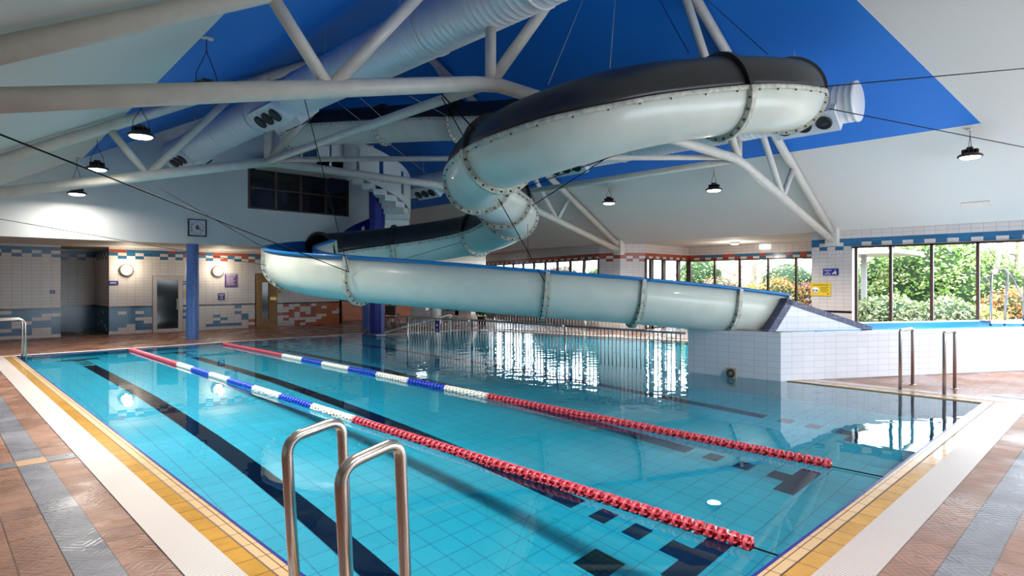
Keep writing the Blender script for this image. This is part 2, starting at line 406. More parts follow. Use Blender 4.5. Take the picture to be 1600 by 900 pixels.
bm = bmesh.new(); prism(bm, [(X0-.26, Y1), (X1, Y1), (X1, Y1+.16), (X0-.26, Y1+.16)], -.01, .005)
rim = [(X1, Y1), (X1, 18.1), (14.5, 17.75), (15.25, 16.6), (15.9, 14.1), (16.8, 9.5), (17.3, 6.25)]
for a, b in zip(rim[1:-1], rim[2:]):
    t = (Vector(b)-Vector(a)).normalized(); n = Vector((-t.y, t.x))
    prism(bm, [a, b, (b[0]+n.x*.18, b[1]+n.y*.18), (a[0]+n.x*.18, a[1]+n.y*.18)], -.01, .005)
struct(obj('trim_far_edge', bm, mat('pale_edge_tile', (.70, .64, .58), .3)), 'pale edge strip along the far side')
# cross band of swapped tiles
bm = bmesh.new()
for x in (-.05, .185, .42): box(bm, x, x+.235, 7.445, 7.68, -.005, .0035)
struct(obj('trim_cross_band', bm, DECKG), 'blue grey tiles crossing the left deck')
bm = bmesh.new(); box(bm, .89, 1.12, 7.445, 7.68, -.005, .0035); struct(obj('trim_cross_band_end', bm, DECKG), 'blue grey tile crossing the left deck')
bm = bmesh.new(); box(bm, .655, .89, 7.445, 7.68, -.005, .0045); struct(obj('trim_cream_tile', bm, CREAM), 'single cream tile in the blue grey band')

# lane lines on the pool floor
def fl(x, y): return -pooldepth(y)+.006
def floor_patch(bm, x0, x1, y0, y1):
    ys = [y0]+([12.0] if y0 < 12 < y1 else [])+[y1]
    for a, b in zip(ys[:-1], ys[1:]):
        bm.faces.new([bm.verts.new(p) for p in ((x0, a, fl(x0, a)), (x1, a, fl(x1, a)), (x1, b, fl(x1, b)), (x0, b, fl(x0, b)))])
for k, cx in enumerate((2.76, 5.0, 7.3, 9.62)):
    bm = bmesh.new()
    floor_patch(bm, cx-.125, cx+.125, 4.15, 16.75)
    for y in (3.72, 3.31): floor_patch(bm, cx-.125, cx+.125, y, y+.20)
    floor_patch(bm, cx-.125, cx+.125, 2.88, 3.09); floor_patch(bm, cx-.43, cx+.43, 2.65, 2.88)
    for y in (17.0, 17.4): floor_patch(bm, cx-.125, cx+.125, y, y+.2)
    floor_patch(bm, cx-.125, cx+.125, 17.8, 18.0); floor_patch(bm, cx-.43, cx+.43, 18.0, 18.22)
    struct(obj('trim_lane_line', bm, LINET), 'dark lane line %s on the pool floor' % ('nearest the left edge', 'second from the left edge', 'third from the left edge', 'beside the tank')[k])
bm = bmesh.new(); floor_patch(bm, 4.14, 4.47, 3.17, 3.50)
tag(obj('drain_cover', bm, DRAIN), 'square dark green drain cover on the pool floor', 'drain')

# ---------------------------------------------------------------- roof
RY0, RY1 = -4.0, 27.5
def roof_pts(poly2):  # xy -> xyz on the roof
    return [Vector((x, y, roofz(x))) for x, y in poly2]
def roof_piece(name, polys, m, th=.12, label=None):
    bm = bmesh.new()
    for poly in polys:
        a = roof_pts(poly); lo = [bm.verts.new(p) for p in a]; hi = [bm.verts.new(p+Vector((0, 0, th))) for p in a]
        n = len(a); bm.faces.new(lo); bm.faces.new(hi[::-1])
        for i in range(n): bm.faces.new((lo[i], hi[i], hi[(i+1) % n], lo[(i+1) % n]))
    bmesh.ops.recalc_face_normals(bm, faces=list(bm.faces))
    return struct(obj(name, bm, m), label)
BL, BLF, BR = 2.25, 3.65, 15.75
roof_piece('ceiling_blue', [[(2.25, 2.3), (RIDGE, 4.8), (RIDGE, RY1), (BLF, RY1)], [(BR, 2.3), (BR, RY1), (RIDGE, RY1), (RIDGE, 4.8)]], BLUE_PAINT, label='blue painted upper ceiling')
roof_piece('ceiling_white', [[(-.6, RY0), (BL, RY0), (BL, 2.3), (BLF, RY1), (-.6, RY1)], [(BR, RY0), (19.0, RY0), (19.0, RY1), (BR, RY1)],
                             [(BL, RY0), (RIDGE, RY0), (RIDGE, 4.8), (BL, 2.3)], [(RIDGE, RY0), (BR, RY0), (BR, 2.3), (RIDGE, 4.8)]], WHITE_PAINT, label='white painted sloping ceiling')
bm = bmesh.new(); box(bm, -4.3, -.6, RY0, 20.9, 3.15, 3.25); struct(obj('ceiling_left', bm, WHITE_PAINT), 'white flat ceiling at the left eaves')
bm = bmesh.new(); box(bm, 19.0, 24.2, 6.7, RY1, 3.27, 3.37); struct(obj('ceiling_alcove', bm, WHITE_PAINT), 'white flat soffit over the window bay')
bm = bmesh.new(); box(bm, -4.3, 13.4, 21.1, 27.5, 3.0, 3.1); struct(obj('ceiling_soffit', bm, SOFFIT), 'low soffit in front of the changing room wall')

# gable wall with the dark gallery opening
GY = 20.9; gx0, gx1, gz0, gz1 = 7.88, 11.65, 4.28, 5.68
bm = bmesh.new()
def gable_quad(bm, xs, zlo, zhi):
    """column of wall between two x, zlo/zhi functions"""
    for a, b in zip(xs[:-1], xs[1:]):
        q = [(a, zlo(a)), (b, zlo(b)), (b, zhi(b)), (a, zhi(a))]
        f = [bm.verts.new((x, GY, z)) for x, z in q]; g = [bm.verts.new((x, GY+.2, z)) for x, z in q]
        bm.faces.new(f); bm.faces.new(g[::-1])
        for i in range(4): bm.faces.new((f[i], g[i], g[(i+1) % 4], f[(i+1) % 4]))
gz = lambda x: roofz(x) if x > -.3 else 3.3
gable_quad(bm, [-4.2, -.3], lambda x: 3.0, lambda x: 3.3)
gable_quad(bm, [-.3, gx0], lambda x: 3.0, roofz)
gable_quad(bm, [gx0, gx1], lambda x: 3.0, lambda x: gz0)
gable_quad(bm, [gx0, RIDGE, gx1], lambda x: gz1, roofz)
gable_quad(bm, [gx1, 12.7], lambda x: 3.0, roofz)
bmesh.ops.recalc_face_normals(bm, faces=list(bm.faces))
struct(obj('wall_gable', bm, GABLE), 'pale gable wall with clock and gallery opening')
o = bmesh.new(); box(o, gx0-.1, gx1+.1, GY+.9, GY+1.0, gz0-.2, gz1+.2); box(o, gx0-.1, gx0, GY+.2, GY+.9, gz0-.2, gz1+.2); box(o, gx1, gx1+.1, GY+.2, GY+.9, gz0-.2, gz1+.2)
box(o, gx0-.1, gx1+.1, GY+.2, GY+1, gz1, gz1+.1); box(o, gx0-.1, gx1+.1, GY+.2, GY+1, gz0-.1, gz0)
struct(obj('wall_gallery', o, mat('dark_gallery', (.012, .012, .016), .6)), 'dark recess behind the gallery window')
win = bmesh.new()
for x in (gx0+.04, 8.85, 9.75, 10.72, gx1-.04): box(win, x-.05, x+.05, GY+.02, GY+.1, gz0, gz1)
for z in (gz0+.03, 5.0, gz1-.03): box(win, gx0, gx1, GY+.02, GY+.09, z-.025, z+.025)
wf = struct(obj('window_1', win, BROWN_FR), 'dark gallery window with brown mullions')
g = bmesh.new(); box(g, gx0, gx1, GY+.05, GY+.06, gz0, gz1); obj('pane', g, DKGLASS, wf)
# hall end behind the stair
bm = bmesh.new(); box(bm, 12.5, 12.7, GY, 27.0, 3.0, 8.0); struct(obj('wall_return', bm, GABLE), 'pale return wall beside the stair')
bm = bmesh.new()
for a, b in ((12.7, 19.0),):
    f = [bm.verts.new((x, 26.9, z)) for x, z in ((a, 0), (b, 0), (b, roofz(b)), (a, roofz(a)))]; g = [bm.verts.new((v.co.x, 27.1, v.co.z)) for v in f]
    bm.faces.new(f); bm.faces.new(g[::-1])
    for i in range(4): bm.faces.new((f[i], g[i], g[(i+1) % 4], f[(i+1) % 4]))
struct(obj('wall_far', bm, mat('far_wall_paint', (.62, .54, .50), .6)), 'far wall beyond the stair')

# back wall with tile patterns (rows from the top of the dado down)
def frieze(c, r, colfn):
    if r in (26, 25): return colfn(c, 0)
    if r == 24: return colfn(c, 1) if c % 2 else 0
    if r == 23: return 0 if c % 2 else colfn(c, 2)
    return 0
NR = len(ROWS)-1
def wall_fn(rowsdesc, colfn, blackrow=8, ftop=26):
    def fn(c, r, nc):
        if r == blackrow: return 3
        if r < 8 and rowsdesc is not None:
            s = rowsdesc[7-r] if 7-r < len(rowsdesc) else 'w'
            ch = s[c % len(s)]
            return {'w': 0, 'b': 1, 'r': 2, 'o': 4}[ch]
        k = ftop-r
        if k == 0: return colfn(c, 0)
        if k == 1: return colfn(c, 1) if c % 2 == 0 else 0
        if k == 2: return 0 if c % 2 == 0 else colfn(c, 2)
        return 0
    return fn
blue = lambda c, k: 1
def mixed(prob, seed):
    rr = random.Random(seed); t = {}
    def f(c, k):
        if (c, k) not in t: t[(c, k)] = 2 if rr.random() < prob(c) else 1
        return t[(c, k)]
    return f
BY = 24.5
L0 = ['wwbbbbb', 'bbbbbww', 'bbbbwwb', 'bbwwbbb', 'bbwbbbb', 'wwbbwwb', 'bbbbwwb', 'wwwwwww']
struct(tile_wall('wall_back_left', (-4.2, BY), (3.26, BY), 3.0, wall_fn(['bb'+s*5 for s in L0], blue)), 'tiled wall with blue and white dado, left')
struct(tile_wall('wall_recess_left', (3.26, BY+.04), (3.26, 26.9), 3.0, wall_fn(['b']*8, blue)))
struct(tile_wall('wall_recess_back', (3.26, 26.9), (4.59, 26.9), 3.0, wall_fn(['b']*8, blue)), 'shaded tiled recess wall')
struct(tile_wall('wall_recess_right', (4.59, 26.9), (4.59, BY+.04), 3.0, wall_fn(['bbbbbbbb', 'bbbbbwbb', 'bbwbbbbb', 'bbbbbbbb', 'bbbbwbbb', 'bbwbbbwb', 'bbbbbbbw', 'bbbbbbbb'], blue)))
A = ['bbbbbw', 'bwbwbw', 'bbbbbb', 'bbbwwb', 'bbbbwb', 'bbwbbb', 'bwwbbb', 'wwwwwb']
struct(tile_wall('wall_back_door_left', (4.59, BY), (5.90, BY), 3.0, wall_fn(A, mixed(lambda c: .08, 3))), 'tiled wall left of the white door')
struct(tile_wall('wall_over_white_door', (5.90, BY), (6.90, BY), 3.0, wall_fn(None, mixed(lambda c: .2, 5)), z0=2.03))
B = ['wbwwwwwbwwb'[:11], 'bbwwwwwwwwb', 'wwwwwwwbwwr', 'bbwwbwwwbwr', 'wbwwwbwwbww', 'wwwwbwwwwrr', 'wbwbbbbbwww', 'wwwwwwwwwrw']
struct(tile_wall('wall_back_middle', (6.90, BY), (9.52, BY), 3.0, wall_fn(B, mixed(lambda c: .25+c*.05, 8))), 'white tiled wall between the two doors')
struct(tile_wall('wall_over_wooden_door', (9.52, BY), (10.42, BY), 3.0, wall_fn(None, mixed(lambda c: .75, 5)), z0=2.16))
D = ['wrwwrrwoooooo', 'wwwrwwrowoooo', 'wwrrwwroooowo', 'rrrwrwrooowwo', 'wwrwrrrwwoooo', 'wrwwwwwwoooow', 'wwwrrwwooooow', 'wwwrwrrroooow']
struct(tile_wall('wall_back_right', (10.42, BY), (13.3, BY), 3.0, wall_fn(D, lambda c, k: 2)), 'tiled wall with orange dado beyond the wooden door')
struct(tile_wall('wall_orange_return', (13.3, BY), (13.3, 26.5), 3.0, wall_fn(['o']*8, lambda c, k: 2)))
struct(tile_wall('wall_orange_back', (13.3, 26.5), (19.4, 26.5), 3.0, wall_fn(['o']*8, lambda c, k: 2)), 'orange tiled wall in the far corner')

struct(tile_wall('wall_corner_left', (19.4, 26.5), (20.35, 26.5), 3.27, wall_fn(None, lambda c, k: 2)), 'tiled wall left of the brown corner doors')
struct(tile_wall('wall_corner_head', (20.35, 26.5), (22.4, 26.5), 3.27, lambda c, r, n: 0, z0=2.1), 'wall over the brown corner doors')
struct(tile_wall('wall_corner_right', (22.4, 26.5), (24.2, 26.5), 3.27, lambda c, r, n: 0), 'wall right of the brown corner doors')
bm = bmesh.new()
for a, b in ((20.35, 20.6), (21.25, 21.5), (22.15, 22.4)): box(bm, a, b, 26.47, 26.55, 0, 2.1)
box(bm, 20.6, 22.15, 26.47, 26.55, 0, .25); box(bm, 20.6, 22.15, 26.47, 26.55, 1.95, 2.1)
d3 = struct(obj('door_3', bm, BROWN_FR), 'dark brown double doors in the far corner')
bm = bmesh.new(); box(bm, 20.6, 22.15, 26.50, 26.52, .25, 1.95); obj('pane', bm, DKGLASS, d3)
# right hand walls
RW = 19.0
RROWS = ROWS+[3.05+.0, 3.16, 3.27, 3.38]
RROWS = sorted(set([round(x, 4) for x in RROWS if x < 3.04]+[3.145, 3.254, 3.36]))
def rfn(dado, colfn, ftop):
    def fn(c, r, nc):
        if r == 8: return 3
        k = ftop-r
        if k == 0: return colfn(c, 0)
        if k == 1: return colfn(c, 1) if c % 2 == 0 else 0
        if k == 2: return 0 if c % 2 == 0 else colfn(c, 2)
        return 0
    return fn
py_l = PXp(1268, 400, RW).y; py_r = PXp(1331, 400, RW).y
struct(tile_wall('wall_pier', (RW, py_l), (RW, py_r), 3.36, rfn(None, blue, 27), tw=.24, rows=RROWS, th=.3), 'white tiled pier with blue frieze and black band')
struct(tile_wall('wall_right_head', (RW, py_r), (RW, -4.0), 3.36, rfn(None, lambda c, k: 1 if k < 2 else 0, 27), rows=RROWS, z0=2.80, th=.3), 'tiled wall strip with blue frieze over the large windows')
struct(tile_wall('wall_right_sill', (RW, py_r), (RW, -4.0), .50, lambda c, r, n: 0, rows=RROWS, th=.3), 'low tiled sill under the large windows')
AX, AY = 23.3, 13.3
bm = bmesh.new()
struct(tile_wall('wall_alcove_head', (AX, AY), (AX, 7.0), 3.27, rfn(None, mixed(lambda c: max(.15, .9-.035*c), 4), 26), rows=RROWS, z0=2.72), 'tiled strip with red and blue frieze over the bay windows')
struct(tile_wall('wall_alcove_sill', (AX, AY), (AX, 7.0), .45, lambda c, r, n: 0, rows=RROWS), 'low tiled sill of the window bay')
struct(tile_wall('wall_alcove_side', (AX, 7.0), (RW+.3, 6.85), 3.27, rfn(None, blue, 26), rows=RROWS), 'side wall of the window bay')
struct(tile_wall('wall_entrance_head', (20.05, AY), (AX, AY), 3.27, rfn(None, lambda c, k: 2, 26), rows=RROWS, z0=2.72), 'tiled strip with red frieze over the glazed doors')
# small prow shaped pier between window walls
pier = [(19.05, 14.75), (19.25, 13.9), (20.05, AY)]
struct(tile_wall('wall_prow_left', pier[0], pier[1], 3.27, rfn(None, lambda c, k: 2, 26), rows=RROWS), 'left face of the white tiled prow pier')
struct(tile_wall('wall_prow_right', pier[1], pier[2], 3.27, rfn(None, lambda c, k: 2, 26), rows=RROWS), 'right face of the white tiled prow pier')
FW0, FW1 = (21.6, 24.3), (19.05, 14.75)
struct(tile_wall('wall_north_head', FW0, FW1, 3.27, rfn(None, lambda c, k: 2, 26), rows=RROWS, z0=2.72), 'tiled strip with red frieze over the far windows')
struct(tile_wall('wall_north_sill', FW0, FW1, .55, lambda c, r, n: 0, rows=RROWS), 'low tiled sill under the far windows')

def window(n, p0, p1, z0, z1, divs, label, m=BROWN_FR, bar=.035, transom=None):
    p0 = Vector((*p0, 0)); p1 = Vector((*p1, 0)); L = (p1-p0).length; t = (p1-p0)/L; nr = Vector((t.y, -t.x, 0))
    M = Matrix.Translation(p0) @ Matrix(((t.x, nr.x, 0, 0), (t.y, nr.y, 0, 0), (0, 0, 1, 0), (0, 0, 0, 1)))
    bm = bmesh.new()
    for s in divs: box(bm, s-bar, s+bar, -.06, .04, z0, z1, M)
    box(bm, 0, L, -.06, .04, z0, z0+.06, M); box(bm, 0, L, -.06, .04, z1-.05, z1, M)
    if transom: box(bm, 0, L, -.05, .03, transom-.03, transom+.03, M)
    f = struct(obj('window_%d' % n, bm, m), label)
    g = bmesh.new(); box(g, 0, L, -.012, -.004, z0, z1, M); obj('pane', g, GLASS, f)
ydivs = [py_r-PXp(x, 400, RW).y for x in (1338, 1392, 1456, 1528)]
ydivs += [ydivs[-1]+1.02, ydivs[-1]+2.04, ydivs[-1]+3.06, ydivs[-1]+4.08]
window(2, (RW, py_r), (RW, -4.0), .50, 2.80, ydivs, 'large brown framed windows on the right')
bd = [AY-PXp(x, 400, AX).y for x in (1081, 1117, 1156, 1200, 1244)]
window(3, (AX, AY), (AX, 7.0), .45, 2.72, [0.06]+bd[1:]+[5.35, 6.2], 'brown framed bay windows')
window(4, FW0, FW1, .55, 2.72, [i*.98+.05 for i in range(11)], 'row of far windows partly behind the slide')
# glazed entrance doors
dd = [PYp(x, 420, AY).x-20.05 for x in (1018, 1037, 1060, 1077)]
window(5, (20.05, AY), (AX, AY), .0, 2.72, [.03, dd[0]-.05, dd[0]+.05, dd[1]-.05, dd[1]+.05, dd[2]-.05, dd[2]+.05, AX-20.1], 'brown framed glazed doors to the garden', bar=.05)

# walls outside the frame: a near wall, openings sized to let in daylight, and a plain left wall
bm = bmesh.new(); box(bm, -4.2, 19.0, -4.2, -4.0, 0, .5); box(bm, -4.2, 19.0, -4.2, -4.0, 2.9, 3.4)
for a, b in ((-4.2, 5.2), (10.2, 10.8), (14.4, 14.8), (18.4, 19.0)): box(bm, a, b, -4.2, -4.0, .5, 2.9)
struct(obj('wall_near', bm, GABLE), 'unseen near wall with openings sized to let in daylight')
bm = bmesh.new(); box(bm, -4.3, -4.1, -4.2, 27.2, 0, 3.3); struct(obj('wall_left', bm, GABLE), 'plain left wall')
for nme, xr in (('wall_near_upper', None),):
    bm = bmesh.new()
    q = [(-.6, 3.2), (RIDGE, roofz(RIDGE)), (19.0, roofz(19.0)), (19.0, 3.2)]
    f = [bm.verts.new((x, -4.0, z)) for x, z in q]; g = [bm.verts.new((x, -4.2, z)) for x, z in q]
    bm.faces.new(f); bm.faces.new(g[::-1])
    for i in range(4): bm.faces.new((f[i], g[i], g[(i+1) % 4], f[(i+1) % 4]))
    struct(obj(nme, bm, GABLE), 'near gable wall')

# doors in the back wall
bm = bmesh.new(); box(bm, 4.75, 13.3, BY+.14, BY+.2, 0, 3.0); struct(obj('wall_back_light_block', bm, GABLE), 'unseen backing added behind the doors to block sky light')  # added backing that stops sky light leaking in round the doors
bm = bmesh.new()
x0, x1, z1 = 5.92, 6.88, 2.02
for a, b in ((x0, x0+.12), (x1-.14, x1)): box(bm, a, b, BY-.04, BY+.08, 0, z1)
box(bm, x0+.12, x1-.14, BY-.04, BY+.08, z1-.14, z1); box(bm, x0+.12, x1-.14, BY-.04, BY+.08, 0, .12)
d1 = struct(obj('door_1', bm, DOORW), 'white framed door with dark glass')
bm = bmesh.new(); box(bm, x0+.12, x1-.14, BY, BY+.03, .12, z1-.14); obj('pane', bm, DKGLASS, d1)
bm = bmesh.new(); tube(bm, arcpts([(x1-.2, BY-.03, .82), (x1-.2, BY-.11, .82), (x1-.2, BY-.11, 1.18), (x1-.2, BY-.03, 1.18)], .03), .014); obj('handle', bm, DOORW, d1)
x0, x1, z1 = 9.56, 10.38, 2.15
bm = bmesh.new()
box(bm, x0, x0+.22, BY-.05, BY+.08, 0, z1); box(bm, x0+.50, x1, BY-.05, BY+.08, 0, z1)
box(bm, x0+.22, x0+.50, BY-.05, BY+.08, 0, .35); box(bm, x0+.22, x0+.50, BY-.05, BY+.08, 1.8, z1)
d2 = struct(obj('door_2', bm, WOOD), 'ochre wooden door with a narrow glass panel')
bm = bmesh.new(); box(bm, x0+.22, x0+.50, BY, BY+.03, .35, 1.8); obj('pane', bm, DKGLASS, d2)
bm = bmesh.new(); box(bm, x0+.52, x0+.78, BY-.09, BY-.05, 1.08, 1.2); obj('handle', bm, mat('brass', (.5, .33, .1), .35, metal=1), d2)

# ================================================================== THE TANK AND ITS WEDGE
F = [(10.92, 6.25), (11.08, 4.50), (15.9, 1.68), (18.98, -.1)]
Bk = [(18.98, 3.4), (13.6, 6.0), (12.6, 6.3)]
tank = empty('slide_tank', (11.08, 4.5, 0))
tag(tank, 'white tiled raised run-out tank where the slide ends', 'tank')
T0 = Vector((11.08, 4.5, 0))
def rel(pts): return [(p[0]-T0.x, p[1]-T0.y) for p in pts]
bm = bmesh.new()
poly = rel(F+Bk)
prism(bm, poly, -1.9, .66, 0)   # body, runs down into the pool like the side of the basin
# upper wall ring round the water channel
tdir = (Vector((15.9, 1.68, 0))-Vector((11.08, 4.5, 0))).normalized(); tn = Vector((-tdir.y, tdir.x, 0))
def TP(s, w, z=0):   # s along the front face from the corner, w inwards
    return Vector((0, 0, 0))+tdir*s+tn*w+Vector((0, 0, z))
def tbox(bm, s0, s1, w0, w1, z0, z1, mi=0):
    prism(bm, [tuple(TP(s0, w0)[:2]), tuple(TP(s1, w0)[:2]), tuple(TP(s1, w1)[:2]), tuple(TP(s0, w1)[:2])], z0, z1, mi)
o = obj('tank_body', bm, WHITET, tank); uv_wall(o, .235, .112)
bm = bmesh.new()
tbox(bm, .0, 9.0, 0, .26, .66, .85); tbox(bm, -.0, 9.0, 1.53, 1.80, .66, .895)
prism(bm, rel([F[0], F[1], (11.4, 4.7), (11.4, 6.1)]), .66, .85)
prism(bm, rel([(11.4, 4.7), (12.0, 5.3), (12.4, 6.3), (11.0, 6.25)]), .66, .85)
o = obj('tank_rim', bm, WHITET, tank); uv_wall(o, .235, .112)
bm = bmesh.new(); tbox(bm, 2.0, 9.0, .27, .33, .70, .845); tbox(bm, 2.0, 9.0, 1.44, 1.52, .70, .89); tbox(bm, 1.9, 9.0, .33, 1.44, .60, .70)
obj('flume_channel', bm, FRP_IN, tank)
bm = bmesh.new(); tbox(bm, .6, 9.0, .34, 1.43, .70, .78); obj('flume_water', bm, mat('flume_water', (.04, .30, .5), .06), tank)
# wedge with navy border
def wedge_pt(s, z, w): return TP(s, w, z)
wa, wb, wc = (.20, .852), (2.30, .852), (.56, 1.40)      # near foot, far foot, apex (s,z)
def tri_prism(bm, pts, w0, w1, mi=0):
    a = [bm.verts.new(TP(s, w0, z)) for s, z in pts]; b = [bm.verts.new(TP(s, w1, z)) for s, z in pts]
    n = len(pts); f = bm.faces.new(a); f.material_index = mi; f = bm.faces.new(b[::-1]); f.material_index = mi
    for i in range(n):
        f = bm.faces.new((a[i], b[i], b[(i+1) % n], a[(i+1) % n])); f.material_index = mi
bm = bmesh.new()
tri_prism(bm, [wa, wb, wc], .44, .60)
tri_prism(bm, [wa, wb, wc], 1.72, 1.88)
bmesh.ops.recalc_face_normals(bm, faces=list(bm.faces))
o = obj('wedge_wall', bm, WHITET, tank); uv_wall(o, .235, .112)
bm = bmesh.new()
def band(bm, p, q, width, w0, w1):
    p, q = Vector(p), Vector(q); d = (q-p).normalized(); n = Vector((d.y, -d.x))*width
    tri_prism(bm, [tuple(p), tuple(q), tuple(q+n), tuple(p+n)], w0, w1)
for w0, w1 in ((.42, .62), (1.70, 1.90)):
    band(bm, (.06, .853), (.50, 1.47), .13, w0, w1)
    band(bm, (.47, 1.47), (2.40, .90), .10, w0, w1)
bmesh.ops.recalc_face_normals(bm, faces=list(bm.faces))
o = obj('navy_border', bm, NAVYT, tank); uv_wall(o, 1, 1)
nz = bmesh.new(); pn = PXp(1143, 583, 10.96)
Mn = Matrix.Translation(pn-T0+Vector((-.02, 0, 0))) @ Matrix.Rotation(-pi/2, 4, 'Y')
lathe(nz, [(.075, 0), (.08, .02), (.06, .03), (.045, .02), (.04, .0)], 20, Mn); obj('water_inlet', nz, BLACK, tank)
bmn = bmesh.new(); q = pn-T0; box(bmn, q.x-.02, q.x+.0, q.y-.1, q.y+.1, q.z-.1, q.z+.1); obj('inlet_plate', bmn, mat('tan_plate', (.55, .42, .28), .4), tank)

# ================================================================== SLIDE
CP = [(455, 203, 18.9), (520, 199, 18.4), (600, 195, 17.8), (680, 191, 17.2), (718, 190, 16.8), (800, 188, 15.8), (900, 180, 14.5), (1020, 167, 13.0),
      (1120, 157, 11.6), (1192, 151, 10.6), (1230, 150, 9.7), (1208, 150, 8.9), (1125, 152, 8.4), (1000, 168, 7.9), (900, 194, 7.8), (820, 222, 8.2),
      (780, 240, 8.8), (752, 262, 9.5), (747, 281, 10.3), (764, 298, 11.2), (785, 312, 12.1), (801, 330, 13.2), (790, 348, 14.4), (755, 363, 15.6),
      (700, 374, 16.3), (620, 385, 16.6), (545, 393, 16.4), (497, 398, 15.8), (464, 405, 14.8), (453, 413, 13.7), (484, 422, 12.7), (565, 430, 11.9),
      (700, 441, 11.6), (850, 453, 11.6), (990, 464, 11.7), (1130, 478, 11.95), (1199, 487, 12.25)]
CPW = [P(*c) for c in CP]
for i, p in enumerate(CPW):           # keep the tube clear of the roof
    if i < 8: p.z = min(p.z, roofz(p.x)-.75)
def catmull(pts, t):
    n = len(pts); i = max(0, min(n-2, int(t))); f = t-i
    p0 = pts[i-1] if i > 0 else pts[0]*2-pts[1]; p1 = pts[i]; p2 = pts[i+1]; p3 = pts[i+2] if i+2 < n else pts[-1]*2-pts[-2]
    return .5*((2*p1)+(p2-p0)*f+(2*p0-5*p1+4*p2-p3)*f*f+(3*p1-p0-3*p2+p3)*f**3)
def frame(t):
    p = catmull(CPW, t); d = (catmull(CPW, t+.02)-catmull(CPW, t-.02)).normalized() if 0.02 < t < len(CPW)-1.02 else \
        ((catmull(CPW, .02)-catmull(CPW, 0)).normalized() if t <= .02 else (catmull(CPW, len(CPW)-1)-catmull(CPW, len(CPW)-1.03)).normalized())
    s = d.cross(Vector((0, 0, 1))).normalized(); u = s.cross(d)
    return p, d, s, u
R = .52; TH = .022
def prof_trough(up, r=R, th=TH, n=20):
    outer = [(r, up)] if up > 0 else []
    outer += [(r*cos(a), r*sin(a)) for a in [-pi*k/n for k in range(n+1)]]
    outer += [(-r, up)] if up > 0 else []
    ri = r-th
    inner = [(-ri, up)] if up > 0 else []
    inner += [(ri*cos(a), ri*sin(a)) for a in [-pi+pi*k/n for k in range(n+1)]]
    inner += [(ri, up)] if up > 0 else []
    return outer, inner
def prof_cover(r=R, th=TH, n=20):
    return [(r*cos(a), r*sin(a)) for a in [pi*k/n for k in range(n+1)]], [((r-th)*cos(a), (r-th)*sin(a)) for a in [pi-pi*k/n for k in range(n+1)]]
def sweep(t0, t1, prof, mi_out=0, mi_in=1, step=.06, shift=(0, 0)):
    outer, inner = prof; allp = outer+inner; no = len(outer); n = len(allp)
    bm = bmesh.new(); k = max(3, int((t1-t0)/step)); rings = []
    for j in range(k+1):
        p, d, s, u = frame(t0+(t1-t0)*j/k)
        rings.append([bm.verts.new(p+s*(a+shift[0])+u*(b+shift[1])) for a, b in allp])
    for A, B in zip(rings[:-1], rings[1:]):
        for i in range(n):
            f = bm.faces.new((A[i], A[(i+1) % n], B[(i+1) % n], B[i])); f.smooth = i != no-1 and i != n-1
            f.material_index = mi_out if i < no-1 else (mi_in if i >= no else mi_out)
    bm.faces.new(rings[0][::-1]); bm.faces.new(rings[-1])
    bmesh.ops.recalc_face_normals(bm, faces=list(bm.faces))
    return bm
slide = empty('water_slide', (0, 0, 0)); tag(slide, 'long winding white flume slide with black covers and blue inside', 'slide')
OPEN = 26.9
rings_t = [0.0, 2.0, 4.0, 6.0, 8.0, 10.0, 12.0, 16.0, 18.0, 20.0, 21.3, 23.2, 25.0, OPEN, 28.9, 31.0, 33.0, 34.0, 35.0, 36.0]
UP = .34
for a, b in zip(rings_t[:-1], rings_t[1:]):
    closed = b <= OPEN+1e-6
    sec = obj('trough_section', sweep(a, b, prof_trough(0.0 if closed else UP)), [FRP, FRP_IN if not closed else FRP], slide)
    if closed:
        obj('cover_section', sweep(a, b, prof_cover(), shift=(0, .012)), [BLACK_FRP, BLACK_FRP], slide)
        # seam flanges along both edges
        bm = sweep(a, b, ([(R, -.045), (R+.04, -.045), (R+.04, .012), (R, .012)], [(R-.005, .012), (R-.005, -.045)]), 0, 0)
        bm2 = sweep(a, b, ([(-R, .012), (-R-.04, .012), (-R-.04, -.045), (-R, -.045)], [(-R+.005, -.045), (-R+.005, .012)]), 0, 0)
        me = bpy.data.meshes.new('t'); bm2.to_mesh(me); bm2.free(); bm.from_mesh(me); bpy.data.meshes.remove(me)
        k = max(2, int((catmull(CPW, b)-catmull(CPW, a)).length/.28))
        for j in range(k):
            p, d, s, u = frame(a+(b-a)*(j+.5)/k)
            for sg in (1, -1):
                c = p+s*sg*(R+.02)-u*.045; cyl(bm, c, c-u*.02, .012, 6, mi=1)
        obj('seam_flange', bm, [FRP_FL, RUST], slide)
    else:
        bm = sweep(a, b, ([(R-.03, UP-.03), (R+.055, UP-.03), (R+.055, UP+.03), (R-.03, UP+.03)], [(R-.03, UP+.02), (R-.03, UP-.02)]), 0, 0)
        bm2 = sweep(a, b, ([(-R+.03, UP+.03), (-R-.055, UP+.03), (-R-.055, UP-.03), (-R+.03, UP-.03)], [(-R+.03, UP-.02), (-R+.03, UP+.02)]), 0, 0)
        me = bpy.data.meshes.new('t'); bm2.to_mesh(me); bm2.free(); bm.from_mesh(me); bpy.data.meshes.remove(me)
        obj('blue_lip', bm, FRP_IN, slide)
